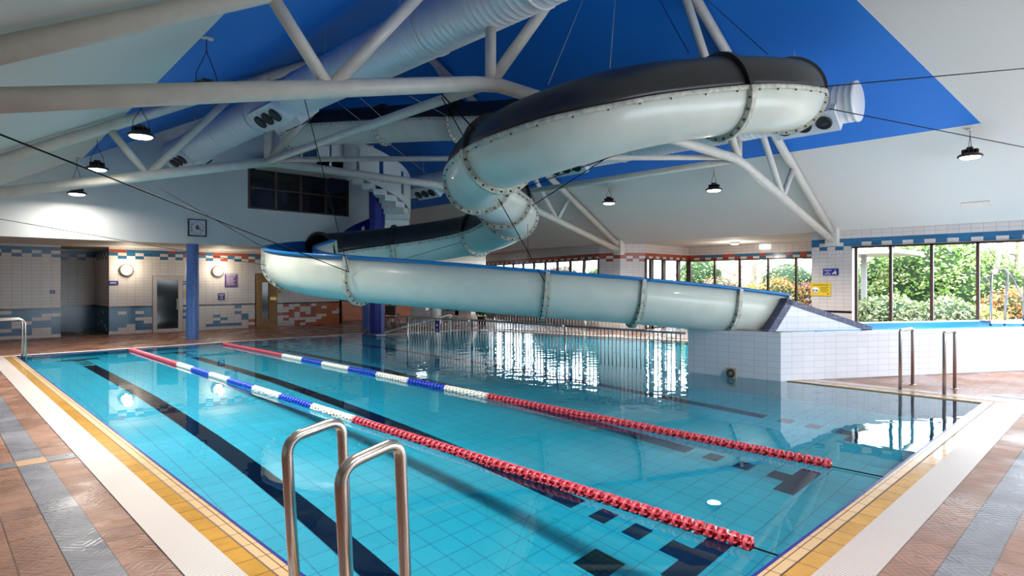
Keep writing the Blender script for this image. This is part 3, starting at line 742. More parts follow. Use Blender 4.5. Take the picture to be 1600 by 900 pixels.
for t in rings_t:
    p, d, s, u = frame(min(t, len(CPW)-1.0001))
    bm = bmesh.new(); up = 0 if t <= OPEN-.1 else UP
    ang = [-pi*k/24 for k in range(25)]
    pts = ([(1, None)] if up else [])
    loop = [(cos(a), sin(a)) for a in ang]
    def ringpts(r): return ([(r, up)] if up else [])+[(r*c, r*s_) for c, s_ in loop]+([(-r, up)] if up else [])
    ra, rb = R-.002, R+.08; hw = .034
    V = []
    for (a0, b0) in zip(ringpts(ra), ringpts(rb)):
        V.append([bm.verts.new(p+s*x+u*y+d*k) for (x, y), k in ((a0, -hw), (b0, -hw), (b0, hw), (a0, hw))])
    for Aa, Bb in zip(V[:-1], V[1:]):
        for i in range(4): bm.faces.new((Aa[i], Aa[(i+1) % 4], Bb[(i+1) % 4], Bb[i]))
    bm.faces.new(V[0]); bm.faces.new(V[-1][::-1])
    for k in range(1, 12):
        a = -pi*k/12
        c = p+(s*cos(a)+u*sin(a))*(R+.045)
        cyl(bm, c-d*(hw+.018), c+d*(hw+.022), .017, 6, mi=1)
    bmesh.ops.recalc_face_normals(bm, faces=list(bm.faces))
    obj('flange_ring', bm, [FRP_FL, RUST], slide)
    if t <= OPEN+.01:
        bm = bmesh.new(); V = []
        for k in range(25):
            a = pi*k/24; e = s*cos(a)+u*sin(a)
            V.append([bm.verts.new(p+e*r+d*h+u*.012) for r, h in ((R, -.04), (R+.06, -.04), (R+.06, .04), (R, .04))])
        for Aa, Bb in zip(V[:-1], V[1:]):
            for i in range(4): bm.faces.new((Aa[i], Aa[(i+1) % 4], Bb[(i+1) % 4], Bb[i]))
        bm.faces.new(V[0]); bm.faces.new(V[-1][::-1]); bmesh.ops.recalc_face_normals(bm, faces=list(bm.faces))
        obj('cover_collar', bm, BLACK_FRP, slide)

# ================================================================== TRUSSES
def truss(Y, label, mirror=True):
    t = empty('roof_truss', (RIDGE, Y, 0)); tag(t, label, 'truss', 'white tubular roof trusses')
    def m(bm, pts, r, n=14): tube(bm, [Vector((x-RIDGE, 0, z)) for x, z in pts], r, n)
    top = lambda x: EAVE-.17+SLOPE*min(x, 2*RIDGE-x)
    bm = bmesh.new(); m(bm, [(-.35, 2.98), (5.3, 4.42), (5.75, 4.5), (12.85, 4.5), (13.3, 4.42), (18.9, 3.0)], .10, 18)
    obj('bottom_chord', bm, STEEL_W, t)
    for sg in (0, 1):
        f = (lambda x: x) if sg == 0 else (lambda x: 2*RIDGE-x)
        bm = bmesh.new(); m(bm, [(f(-.3), top(-.3)), (f(9.3), top(9.3))], .105, 16); obj('top_chord', bm, STEEL_W, t)
        for a, b, r in (((2.55, top(2.55)), (3.22, 3.89), .07), ((3.22, 3.89), (5.1, top(5.1)), .075), ((5.6, 4.5), (5.6, 5.26 if f(0) == 0 else 4.9), .075), ((5.6, 4.5), (8.3, top(8.3)), .085)):
            bm = bmesh.new(); m(bm, [(f(a[0]), a[1]), (f(b[0]), b[1])], r); obj('web_member', bm, STEEL_W, t)
        bm = bmesh.new(); x = f(-.3)-RIDGE; box(bm, x-.13, x+.13, -.16, .16, 2.83, 3.40); obj('bearing_plate', bm, STEEL_W, t)
    return t
truss(6.2, 'nearest white tubular roof truss crossing above the slide')
truss(13.7, 'second white tubular roof truss, further towards the clock wall')
def tie(a, b, r, label):
    a, b = Vector(a), Vector(b); bm = bmesh.new(); tube(bm, [Vector((0, 0, 0)), b-a], r, 12); o = obj('tie_tube', bm, STEEL_W, None, loc=a)
    tag(o, label, 'beam', 'white tie tubes between the trusses'); return o
tie((5.6, 6.3, 4.5), (5.6, 13.6, 4.5), .075, 'white tie tube joining the left knees of the trusses')
tie((13.0, 6.3, 4.5), (13.0, 13.6, 4.5), .075, 'white tie tube joining the right knees of the trusses')
tie((5.72, 13.6, 4.55), (12.85, 6.35, 4.55), .06, 'thin diagonal white tube from left knee to right knee')
# ================================================================== DUCTS
DUCT = mat('galvanised_white_duct', (.74, .78, .82), .35, metal=.1, bump=.03)
GRILLE = mat('dark_grille', (.03, .03, .035), .5)
def duct(x, z, y0, y1, r, label, box_ys, side):
    d = empty('air_duct', (x, y0, z)); tag(d, label, 'duct')
    n = 28; L = y1-y0; bm = bmesh.new()
    prof = []; y = 0
    step = .12
    while y < L:
        prof += [(r, y), (r+.006, y+.01), (r+.006, y+.02), (r, y+.03)]; y += step
    prof.append((r, L))
    M = Matrix.Rotation(-pi/2, 4, 'X')
    lathe(bm, prof, n, M); obj('duct_body', bm, DUCT, d)
    k = 1.1
    while k < L:
        bm = bmesh.new(); lathe(bm, [(r+.004, k-.03), (r+.022, k-.02), (r+.022, k+.02), (r+.004, k+.03)], n, M); obj('joint_ring', bm, DUCT, d); k += 2.2
    bm = bmesh.new(); lathe(bm, [(0.0, -.02), (r*.9, -.02), (r+.015, .0), (r+.015, .04), (r, .05)], n, M); obj('end_cap', bm, DUCT, d)
    bm = bmesh.new(); lathe(bm, [(r, L-.04), (r+.01, L), (r*.9, L+.03), (0, L+.03)], n, M); obj('end_cap', bm, DUCT, d)
    for by in box_ys:
        # outlet box on the lower side, three round swivel nozzles
        for sd in side:
            A = Matrix.Translation((0, by-y0, 0)) @ Matrix.Rotation(sd, 4, 'Y')
            bm = bmesh.new(); box(bm, -.26, .26, -.62, .62, -(r+.09), -(r*.70), A); hb = obj('outlet_box', bm, DUCT, d)
            for q in (-.38, 0, .38):
                bm = bmesh.new(); Mq = A @ Matrix.Translation((0, q, -(r+.10))) @ Matrix.Rotation(pi, 4, 'X')
                lathe(bm, [(.15, -.01), (.15, .03), (.13, .04), (.11, .015), (.09, .035), (.07, .015), (.05, .035), (0, .02)], 20, Mq); obj('nozzle', bm, GRILLE, hb)
    for hy in [1.2+2.6*i for i in range(int(L/2.6))]:
        bm = bmesh.new(); cyl(bm, (0, hy, r), (0, hy, roofz(x)-z), .008, 6); obj('hanger_rod', bm, CABLE_L, d)
    return d
duct(5.6, 5.66, 2.0, 20.5, .42, 'large white ribbed air duct hanging left of the ridge', [12.9, 19.2], [radians(38), radians(-42)])
duct(13.0, 5.28, 3.8, 20.3, .38, 'white ribbed air duct behind the slide, end cap towards the right', [4.7, 11.0, 17.5], [radians(38)])

# ================================================================== PENDANT LAMPS
LAMPEM = mat('lamp_diffuser', (1, .98, .93), .4, emit=(1.0, .93, .80), es=14.0)
HOUS = mat('lamp_housing', (.03, .022, .02), .45)
def pendant(x, y, z, label, tilt=0.0, power=1.0, spread=125):
    e = empty('pendant_lamp', (x, y, z)); tag(e, label, 'lamp', 'black high bay pendant lamps'); e.rotation_euler = (tilt, 0, 0)
    bm = bmesh.new(); lathe(bm, [(0, .10), (.10, .10), (.13, .07), (.20, .045), (.225, .02), (.225, -.005), (.19, -.012), (.16, -.004)], 28); obj('housing', bm, HOUS, e)
    for k in range(12):
        a = 2*pi*k/12
        if k == 0: fb = bmesh.new()
        Mx = Matrix.Rotation(a, 4, 'Z'); box(fb, .06, .15, -.006, .006, .07, .15, Mx)
    obj('cooling_fins', fb, HOUS, e)
    bm = bmesh.new(); lathe(bm, [(.19, -.008), (.16, -.035), (.09, -.048), (0, -.052)], 24); obj('diffuser', bm, LAMPEM, e)
    bm = bmesh.new(); box(bm, -.06, .06, -.05, .05, .1, .2); obj('driver_box', bm, BLACK, e)
    h = roofz(x)-z-.02
    bm = bmesh.new()
    tube(bm, arcpts([(-.12, 0, .12), (-.13, 0, .25), (0, 0, h*.75), (0, 0, h)], .05), .006, 6); tube(bm, arcpts([(.12, 0, .12), (.13, 0, .25), (0, 0, h*.75), (0, 0, h)], .05), .006, 6)
    obj('hanger_loop', bm, BLACK, e)
    bm = bmesh.new(); box(bm, -.08, .08, -.03, .03, h-.015, h+.01); obj('ceiling_plate', bm, STEEL_W, e)
    l = bpy.data.lights.new('lamp_light', 'AREA'); l.shape = 'DISK'; l.size = .32; l.energy = LAMP_W*power; l.color = (1.0, .93, .82); l.spread = radians(spread); l.cycles.is_caustics_light = True
    lo = bpy.data.objects.new('lamp_light', l); C.objects.link(lo); lo.parent = e; lo.location = (0, 0, -.06)
    return e
pendant(15.85, 2.5, 4.42, 'pendant lamp hanging at the right over the large windows')
pendant(15.9, 8.3, 4.36, 'pendant lamp hanging right of the centre above the bay windows')
pendant(16.0, 12.0, 4.36, 'pendant lamp hanging above the prow pier, smallest on the right')
pendant(2.83, 12.5, 4.4, 'largest lit pendant lamp at the left, highest of the left row')
pendant(2.9, 16.7, 4.38, 'middle of the three lit pendant lamps at the left')
pendant(3.0, 19.9, 4.16, 'lowest lit pendant lamp at the left, under the truss tube', power=.28, spread=170)
pendant(2.66, 8.45, 4.2, 'pendant lamp hidden behind the big left tube, only its chain showing')

pendant(2.7, 3.9, 4.35, 'added fill lamp in line with the left row above the near ladder, out of view', power=.55)  # extra lamps from here on, added out of view to brighten the pool
pendant(2.7, -.8, 4.35, 'added fill lamp in line with the left row, unseen behind the viewer', power=.5)
pendant(9.3, .1, 5.2, 'added fill lamp over the near pool end, out of view', power=.6)
pendant(15.8, -1.8, 4.4, 'added fill lamp in line with the right row, unseen behind the viewer', power=.7)

# ================================================================== GLOBE WALL LAMPS
GLOBE = mat('globe_glass', (1, .95, .8), .3, emit=(1.0, .86, .55), es=5.0)
for (px, py, lab) in ((198, 422, 'round glowing wall lamp left of the white door'), (341, 424, 'round glowing wall lamp right of the blue column')):
    p = PYp(px, py, BY-.12); e = empty('wall_lamp', p); tag(e, lab, 'lamp', 'round wall lamps')
    bm = bmesh.new(); M = Matrix.Rotation(pi/2, 4, 'X')
    lathe(bm, [(.17*sin(a), .09*cos(a)) for a in [pi/2*k/8 for k in range(9)]], 24, M); obj('globe', bm, GLOBE, e)
    bm = bmesh.new(); lathe(bm, [(0, -.115), (.19, -.115), (.195, -.02), (.17, 0.0)], 24, M); obj('lamp_base', bm, mat('cream_rim', (.75, .6, .3), .4), e)
    l = bpy.data.lights.new('globe_light', 'POINT'); l.energy = 32; l.shadow_soft_size = .12; l.color = (1, .88, .68)
    lo = bpy.data.objects.new('globe_light', l); C.objects.link(lo); lo.parent = e; lo.location = (0, -.28, .08)

# ================================================================== COLUMNS
def column(x, y, r, h, m, label, name='column', n=28):
    bm = bmesh.new(); uvl = bm.loops.layers.uv.new('uv')
    for i in range(n):
        a0, a1 = 2*pi*i/n, 2*pi*(i+1)/n
        f = bm.faces.new([bm.verts.new(v) for v in ((r*cos(a0), r*sin(a0), 0), (r*cos(a1), r*sin(a1), 0), (r*cos(a1), r*sin(a1), h), (r*cos(a0), r*sin(a0), h))])
        for lp, uv in zip(f.loops, ((a0*r, 0), (a1*r, 0), (a1*r, h), (a0*r, h))): lp[uvl].uv = uv
    bmesh.ops.remove_doubles(bm, verts=list(bm.verts), dist=1e-5)
    for f in bm.faces: f.smooth = n > 12
    o = obj(name, bm, m, loc=(x, y, 0)); tag(o, label, 'column'); return o
c1 = PZ(305, 530, 0)
column(c1.x, GY+.05, .185, 3.0, COLBLUE, 'blue mosaic column below the clock')
c2 = PYp(574, 500, GY-.1)
column(c2.x, GY-.1, .20, 3.0, LTBLUE, 'mid blue column beside the dark blue stair column')
c3 = P(589, 500, 21.4)
column(c3.x, c3.y, .27, 5.5, DKBLUE, 'dark blue octagonal column carrying the spiral stair', n=8)
c4 = P(678, 480, 23.6)
column(c4.x, c4.y, .17, 3.2, mat('cream_column', (.72, .66, .55), .5), 'cream round column behind the fence')

# ================================================================== SPIRAL STAIR
st = empty('spiral_stair', (c3.x, c3.y, 0)); tag(st, 'white spiral stair winding round the dark blue column', 'stair')
STW = mat('white_stair_paint', (.72, .72, .70), .5)
ns = 33; tot = 6.0; da = radians(-19.9); a0 = radians(-180-44.1)-da*32
for k in range(12, ns):
    z = tot*(k+1)/ns; a = a0+da*k; b = a-abs(da)*1.15
    bm = bmesh.new()
    pts = [(.28*cos(a), .28*sin(a)), (1.12*cos(a), 1.12*sin(a)), (1.12*cos((a+b)/2), 1.12*sin((a+b)/2)), (1.12*cos(b), 1.12*sin(b)), (.28*cos(b), .28*sin(b))]
    prism(bm, pts, z-.19, z); bmesh.ops.recalc_face_normals(bm, faces=list(bm.faces)); obj('step', bm, STW, st)
def balustrade(k0, k1, h, lo, r, m, slots=True, name='balustrade'):
    bm = bmesh.new()
    for k in range(k0, k1):
        for q in range(3):
            f0, f1 = k+q/3, k+(q+1)/3
            aa, ab = a0+da*f0, a0+da*f1; za, zb = tot*(f0+1)/ns, tot*(f1+1)/ns
            if slots and q == 1 and k % 2 == 0: zz = ((lo, lo+.2), (h-.2, h))
            else: zz = ((lo, h),)
            for l_, h_ in zz:
                q4 = []
                for rr in (r, r+.05):
                    q4.append([bm.verts.new((rr*cos(ang), rr*sin(ang), z_)) for ang, z_ in ((aa, za+l_), (ab, zb+l_), (ab, zb+h_), (aa, za+h_))])
                f, g = q4
                bm.faces.new(f[::-1]); bm.faces.new(g)
                for i in range(4): bm.faces.new((f[i], f[(i+1) % 4], g[(i+1) % 4], g[i]))
    bmesh.ops.recalc_face_normals(bm, faces=list(bm.faces)); return obj(name, bm, m, st)
balustrade(21, 33, 1.15, -.05, 1.12, STW)
balustrade(13, 19, .85, -.25, 1.12, DKBLUE, True, 'lower_balustrade')
# landing at the slide start
pf = empty('slide_platform', (9.0, 20.0, 5.9)); tag(pf, 'cream landing platform at the top of the slide', 'platform')
PX0, PX1, PYa, PYb = -.9, 1.75, -.9, .85
bm = bmesh.new(); box(bm, PX0, PX1, PYa, PYb, -.28, 0); obj('platform_slab', bm, mat('cream_platform', (.55, .50, .40), .6), pf)
bm = bmesh.new(); x = .45
while x < 2.5:
    box(bm, x, x+.44, PYa-.04, PYa, -.30, .78); x += .52
box(bm, .45, 2.6, PYa-.04, PYa-.005, -.30, .0); box(bm, .45, 2.6, PYa-.04, PYa-.005, .70, .78); obj('slatted_parapet', bm, STW, pf)
bm = bmesh.new()
for x in (-1.0, -.1): box(bm, x, x+.05, PYa, PYa+.05, 0, 1.1)
box(bm, -1.0, -.1, PYa, PYa+.05, 1.05, 1.1); obj('guard_rail', bm, STEEL_W, pf)

# ================================================================== CABLES
def cable(a, b, r, m, label, sag=0.0):
    a, b = Vector(a), Vector(b); bm = bmesh.new(); mid = [(a+(b-a)*(k/8)) - Vector((0, 0, sag*4*(k/8)*(1-k/8))) for k in range(9)]
    tube(bm, [p-a for p in mid], r, 6)
    o = obj('stay_cable', bm, m, loc=a); tag(o, label, 'cable', 'steel stay cables of the slide'); return o
def ringpt(t, side, updown=-.1):
    p, d, s, u = frame(min(t, 35.999)); return p+s*side*(R+.06)+u*updown
near = 1 if frame(33)[2].dot(Vector((-SY, -CYW, 0))) > 0 else -1
rA = P(545, 425, 11.25)
def RF(px, py):      # where that line of sight meets the right roof slope
    a = SY+CYW*(px-CX)/FPX; v = (CY-py)/FPX; return P(px, py, (EAVE+SLOPE*2*RIDGE-CAMH)/(v+SLOPE*a)-.02)
cable(P(0, 210, 5.0), rA, .008, CABLE, 'dark stay cable from the left wall to the slide bend')
cable(P(-300, 290, 9.0), P(418, 415, 13.3), .006, CABLE, 'thin dark stay cable low across the clock wall')
cable(P(243, 290, 11.8), P(418, 390, 13.4), .006, CABLE, 'short stay cable from left truss tube to the slide end bend')
cable(P(1600, 107, 11.1), P(1135, 149, 7.9), .009, CABLE, 'dark stay cable from upper right to the slide top ring')
cable(P(1600, 230, 12.6), P(1296, 170, 9.6), .008, CABLE, 'dark stay cable from the right to the slide turn')
cable(P(851, 440, 11.0), P(690, 152, 8.9), .008, CABLE, 'long stay cable crossing in front of the hanging curve')
cable(P(545, 425, 11.25), P(474, 148, 8.3), .006, CABLE, 'stay cable rising from the slide bend to the truss')
cable(P(857, 131, 7.9), RF(915, -10), .006, CABLE_L, 'bright hanger cable left over the slide top')
cable(P(953, 106, 7.6), RF(962, -10), .006, CABLE_L, 'bright vertical hanger cable over the slide top')
cable(P(1076, 83, 8.0), RF(1025, -10), .006, CABLE, 'dark hanger cable beside the slide top ring')
cable(P(762, 225, 8.2), P(688, 145, 9.0), .010, CABLE, 'short thick stay cable at the head of the hanging curve')
cable(P(823, 327, 12.6), P(980, 226, 9.6), .008, CABLE, 'stay cable from lower curve up to the right, lower one')
cable(P(800, 300, 11.6), P(1020, 222, 9.2), .008, CABLE, 'stay cable from lower curve up to the right, upper one')
cable(P(824, 330, 12.7), P(825, 404, 12.7), .005, CABLE, 'thin vertical cable under the hanging curve')
cable(P(700, 182, 15.6), P(640, 150, 13.7), .006, CABLE_L, 'bright cable above the far slide run')
cable(P(528, 160, 13.5), P(700, 298, 13.9), .006, CABLE_L, 'bright cable crossing below the far slide run')
cable(P(560, 150, 13.6), P(604, 190, 16.8), .006, CABLE_L, 'bright cable short on the far slide run')
cable(RF(1105, 0), P(1200, 85, 9.3), .005, CABLE, 'dark cable right of the slide top ring')
cable(P(630, 405, 15.0), P(735, 374, 15.5), .006, CABLE, 'thin stay cable along the far black covered run')

# ================================================================== LADDERS
def rail(bm, pts, r=.027, br=.12): tube(bm, arcpts(pts, br, 8), r, 16)
ld = empty('pool_ladder', (1.3, 2.6, 0)); tag(ld, 'near stainless steel pool ladder, large in the foreground', 'ladder')
def near_rail(lx, ly, rx, ry, ztop, name):
    bm = bmesh.new()
    pts = [(lx-1.3+.06, ly-2.6, -.0), (lx-1.3, ly-2.6, ztop-.05), (rx-1.3, ry-2.6, ztop), (rx-1.3+.05, ry-2.6, 0), (rx-1.3+.14, ry-2.6, -1.2)]
    rail(bm, pts, .0275, .09); obj(name, bm, CHROME, ld)
near_rail(1.29, 2.93, 1.60, 2.95, 1.03, 'handrail'); near_rail(1.235, 2.29, 1.545, 2.32, 1.045, 'handrail')
for k in range(4):
    bm = bmesh.new(); z = -.25-.27*k; box(bm, .33, .40, -.3, .34, z-.015, z+.015); obj('rung', bm, CHROME, ld)
ld2 = empty('pool_ladder', (12.0, 2.45, 0)); tag(ld2, 'stainless steel pool ladder on the right beside the tank', 'ladder')
for yy in (.30, -.30):
    bm = bmesh.new(); base_y = 2.45+yy; rail(bm, [(.40, yy, 0), (.40, yy, .97), (-.42, yy+.02, .97), (-.86, yy+.02, -.1), (-.86, yy+.02, -1.3)], .026, .10)
    bm.free(); bm = bmesh.new()
    rail(bm, [(.32, yy, 0), (.32, yy, .97), (-.45, yy, .98), (-.45, yy, -.0)], .026, .07)
    if yy: pass
    obj('handrail', bm, CHROME_D, ld2)
    bm = bmesh.new(); cyl(bm, (.32, yy, 0), (.32, yy, .012), .055, 16); obj('floor_flange', bm, CHROME, ld2)
for k in range(2):
    bm = bmesh.new(); box(bm, -.5, -.44, -.3, .3, -.02-.27*k, .01-.27*k); obj('rung', bm, CHROME_D, ld2)
p = PZ(33, 556, 0); ld3 = empty('pool_ladder', (1.45, 18.35, 0)); tag(ld3, 'small stainless steel pool ladder at the far left corner', 'ladder')
for yy in (.28, -.28):
    bm = bmesh.new(); rail(bm, [(-.42, yy, 0), (-.42, yy, .92), (.28, yy, .92), (.30, yy, -1.0)], .022, .12); obj('handrail', bm, CHROME, ld3)
for k in range(3):
    bm = bmesh.new(); box(bm, .26, .34, -.28, .28, -.2-.25*k, -.17-.25*k); obj('rung', bm, CHROME, ld3)
pt = P(1572, 508, 13.2); ld4 = empty('tank_ladder', (pt.x, pt.y, .85)); tag(ld4, 'tall curved stainless steel rails standing on the tank', 'ladder')
rt = Vector((CYW, -SY, 0))
for k, off in enumerate((-.34, .38)):
    bm = bmesh.new(); b0 = rt*off
    h = 1.2
    rail(bm, [b0+Vector((0, 0, -.02)), b0+rt*.03+Vector((0, 0, h)), b0+rt*.38+Vector((0, 0, h+.05)), b0+rt*.42+Vector((.1, .1, -.02))], .024, .17)
    obj('handrail', bm, CHROME_D, ld4)
bm = bmesh.new(); cyl(bm, rt*.06+Vector((0, 0, 1.15)), rt*.5+Vector((0, 0, .35)), .022, 10); obj('brace', bm, CHROME_D, ld4)
bm = bmesh.new(); Mx = Matrix(((rt.x, CYW*0+SY, 0, 0), (rt.y, CYW, 0, 0), (0, 0, 1, 0), (0, 0, 0, 1))); box(bm, -.45, .3, -.15, .15, .04, .10, Mx); obj('step_plate', bm, CHROME_D, ld4)

# ================================================================== LANE ROPES
ROPE_R = mat('red_float', (.34, .005, .016), .35, coat=.3); ROPE_P = mat('pink_float', (.56, .07, .11), .35)
ROPE_W = mat('white_float', (.85, .84, .80), .4); ROPE_B = mat('blue_float', (.015, .06, .55), .35)
def disc_mesh(name, m1, m2, L=.085, r=.055):
    """one hollow float: hub, open scalloped ring and fins"""
    bm = bmesh.new(); M = Matrix.Rotation(-pi/2, 4, 'X'); h = L/2
    lathe(bm, [(.012, -h*.9), (r*.55, -h*.9), (r*.62, 0), (r*.55, h*.9), (.012, h*.9)], 12, M, 0)
    lathe(bm, [(r*.80, -h*.35), (r, -h*.25), (r*1.02, 0), (r, h*.25), (r*.80, h*.35)], 14, M, 1)
    for k in range(7):
        a = 2*pi*k/7; Mx = Matrix.Rotation(a, 4, 'Y'); box(bm, r*.5, r*1.0, -h*.75, h*.75, -.004, .004, Mx, 1)
    me = bpy.data.meshes.new(name); bm.to_mesh(me); bm.free(); me.materials.append(m1); me.materials.append(m2); return me
DM = {'r': disc_mesh('float_disc', ROPE_R, ROPE_P), 'w': disc_mesh('float_disc', ROPE_W, ROPE_W), 'b': disc_mesh('float_disc', ROPE_B, ROPE_B)}
def lane_rope(X, breaks, label, ya, yb):
    e = empty('lane_rope', (X, ya, 0)); tag(e, label, 'lane rope', 'floating lane ropes')
    bm = bmesh.new(); cyl(bm, (0, Y0-ya, .0), (0, Y1-ya, .0), .006, 6); obj('steel_cord', bm, CABLE, e)
    def colour(y):
        for lim, c in breaks:
            if y < lim: return c
        return 'r'
    pitch = .088; n = int((yb-ya)/pitch)
    for k in range(min(n, 100)):
        y = ya+k*pitch
        o = bpy.data.objects.new('float_disc', DM[colour(y)]); C.objects.link(o); o.parent = e; o.location = (0, y-ya, .012); o.rotation_euler = (0, random.random()*3, 0)
    rest = bmesh.new()
    mats = [ROPE_R, ROPE_P, ROPE_W, ROPE_B]; idx = {'r': (0, 1), 'w': (2, 2), 'b': (3, 3)}
    h = .04; M = Matrix.Rotation(-pi/2, 4, 'X')
    for k in range(100, n):
        y = ya+k*pitch; i1, i2 = idx[colour(y)]; T = Matrix.Translation((0, y-ya, .012))
        lathe(rest, [(.012, -h*.9), (.03, -h*.9), (.034, 0), (.03, h*.9), (.012, h*.9)], 8, T @ M, i1)
        lathe(rest, [(.044, -h*.35), (.056, -h*.2), (.056, h*.2), (.044, h*.35)], 10, T @ M, i2)
    o = obj('far_floats', rest, mats, e); o['kind'] = 'stuff'; o['label'] = 'the smaller floats towards the far end'
def ybr(pts): return [(PXp(px, 0, 0).y if False else None, c) for px, c in pts]
def rope_breaks(X, pts):
    out = []
    for px, c in pts:
        u = (px-CX)/FPX; t = X/(SY+CYW*u); out.append((t*(CYW-SY*u), c))
    return out
b1 = rope_breaks(3.96, [(553, 'r'), (488, 'w'), (438, 'b'), (396, 'w'), (359, 'b'), (328, 'w'), (302, 'b'), (278, 'w')])
lane_rope(3.96, b1, 'lane rope nearer the left edge, its near end in the foreground', 1.83, 18.6)
b2 = rope_breaks(6.25, [(765, 'r'), (695, 'w'), (640, 'b'), (588, 'w'), (545, 'b'), (505, 'w'), (472, 'b'), (441, 'w')])
lane_rope(6.25, b2, 'second lane rope, further from the left edge, ending near the right ladder', 2.1, 18.4)

# ================================================================== FENCES
def fence(pts, h, label, zb, spacing=.11, postn=(0,), r=.009, sign=None):
    base = Vector((*pts[0], 0)); e = empty('pool_fence', base); tag(e, label, 'fence')
    run = [Vector((*p, 0))-base for p in pts]
    bm = bmesh.new(); tube(bm, [p+Vector((0, 0, h)) for p in run], .024, 8); obj('top_rail', bm, CHROME_D, e)
    bm = bmesh.new(); tube(bm, [p+Vector((0, 0, zb+.03)) for p in run], .015, 8); obj('bottom_rail', bm, CHROME_D, e)
    L = (run[-1]-run[0]).length; n = min(98, int(L/spacing)); me = None
    for k in range(1, n):
        q = run[0]+(run[-1]-run[0])*k/n
        if me is None:
            bm = bmesh.new(); cyl(bm, (0, 0, zb), (0, 0, h), r, 8); o = obj('bar', bm, CHROME_D, e); me = o.data
        else: o = bpy.data.objects.new('bar', me); C.objects.link(o); o.parent = e
        o.location = q
    for s in postn:
        q = run[0]+(run[-1]-run[0])*s; bm = bmesh.new(); cyl(bm, (0, 0, zb-.15), (0, 0, h+.01), .028, 12); o = obj('post', bm, CHROME, e); o.location = q
    return e
FN = Vector((10.9, 6.3, 0)); q735 = PXp(735, 480, 10.72); FF = PXp(637, 500, 10.6)
f883 = PXp(883, 500, 10.8)
fence([(10.9, 6.3), (f883.x, f883.y)], .76, 'steel bar fence section in the water joining the tank corner', -.25, postn=(1.0,), spacing=.1, r=.012)
fence([(f883.x, f883.y+.06), (q735.x, q735.y)], .76, 'middle steel bar fence section standing in the water', -.25, postn=(.98,), spacing=.1, r=.012)
fence([(q735.x, q735.y+.06), (FF.x, FF.y)], .74, 'far steel bar fence section with the small blue sign', -.2, postn=(1.0,), spacing=.12, r=.012)
fence([(15.45, 16.9), (16.15, 14.1), (17.05, 9.5)][::2], .62, 'low steel railing on the deck beyond the shallow pool', 0, postn=(0, .5, 1.0), spacing=.12)
BLUES = mat('blue_sign', (.02, .02, .22), .4); WH = mat('sign_white', (.8, .8, .82), .5); YEL = mat('yellow_sign', (.80, .55, .02), .4); PUR = mat('purple_poster', (.10, .035, .20), .4); DKTXT = mat('sign_dark', (.05, .03, .02), .5)
fs = PXp(683, 505, 10.62); fd = (FF-q735); fd.z = 0; fd.normalize(); fn = Vector((fd.y, -fd.x, 0))
if fn.dot(Vector((-SY, -CYW, 0))) < 0: fn = -fn
def sign_at(name, c, right, normal, w, h, m, label, cat='sign', marks=()):
    """flat sign plate with raised marks; marks: (x0,x1,z0,z1,material) in plate units 0..1, or ('text',string,x,z,size,material)"""
    e = empty(name, c); tag(e, label, cat)
    M = Matrix(((right.x, -normal.x, 0, 0), (right.y, -normal.y, 0, 0), (0, 0, 1, 0), (0, 0, 0, 1)))
    bm = bmesh.new(); box(bm, -w/2, w/2, -.006, .012, -h/2, h/2, M); obj('plate', bm, m, e)
    for mk in marks:
        if mk[0] == 'text':
            o = text_obj('lettering', mk[1], mk[4]*h, mk[5], e)
            q = M @ Vector(((mk[2]-.5)*w, -.009, (mk[3]-.5)*h)); R3 = Matrix(((right.x, 0, normal.x), (right.y, 0, normal.y), (0, 1, 0))).to_4x4()
            o.matrix_local = Matrix.Translation(q) @ R3
        elif mk[0] == 'disc':
            bm = bmesh.new(); Mx = M @ Matrix.Translation(((mk[1]-.5)*w, -.007, (mk[2]-.5)*h)) @ Matrix.Rotation(pi/2, 4, 'X')
            lathe(bm, [(mk[3]*h, -.001), (mk[3]*h, .003), (0, .003)], 20, Mx); obj('symbol', bm, mk[4], e)
        else:
            x0_, x1_, z0_, z1_, mm = mk
            bm = bmesh.new(); box(bm, (x0_-.5)*w, (x1_-.5)*w, -.010, -.005, (z0_-.5)*h, (z1_-.5)*h, M); obj('printed_line', bm, mm, e)
    return e
XR = Vector((1, 0, 0)); NB = Vector((0, -1, 0))
sign_at('fence_sign', Vector((fs.x, fs.y, .52)), -fd, fn, .20, .34, BLUES, 'small blue notice with white symbol hanging on the fence', marks=[('disc', .5, .6, .12, WH), (.25, .75, .22, .28, WH), (.3, .7, .1, .15, WH)])
def bsign(px, py, w, h, m, label, marks=(), cat='sign', name='wall_sign'):
    c = PYp(px, py, BY-.02); sign_at(name, c, XR, NB, w, h, m, label, cat, marks)
bsign(177, 442, .30, .13, BLUES, 'small blue sign at the corner left of the white door', [(.2, .8, .40, .60, WH)])
bsign(288, 442, .26, .12, BLUES, 'small blue sign between white door and blue column', [(.25, .75, .55, .68, WH), (.3, .7, .3, .42, WH)])
bsign(346, 463.5, .25, .26, BLUES, 'square blue sign below the purple poster', [(.15, .85, .7, .8, WH), (.3, .7, .45, .53, WH), (.3, .7, .2, .28, WH)])
bsign(361, 438, .46, .50, PUR, 'purple poster with rows of pale text right of the column', [(.1, .9, .88, .94, WH)]+[(.12, .88-.1*(k % 3), .76-.09*k, .79-.09*k, WH) for k in range(8)], name='poster')
bsign(292, 457, .16, .28, YEL, 'yellow notice partly hidden left of the blue column', [(.15, .85, .7, .8, WH), ('disc', .5, .45, .14, WH)])
bsign(82, 456, .13, .10, BLUES, 'tiny blue notice on the left white tiled wall', [(.2, .8, .4, .6, WH)])
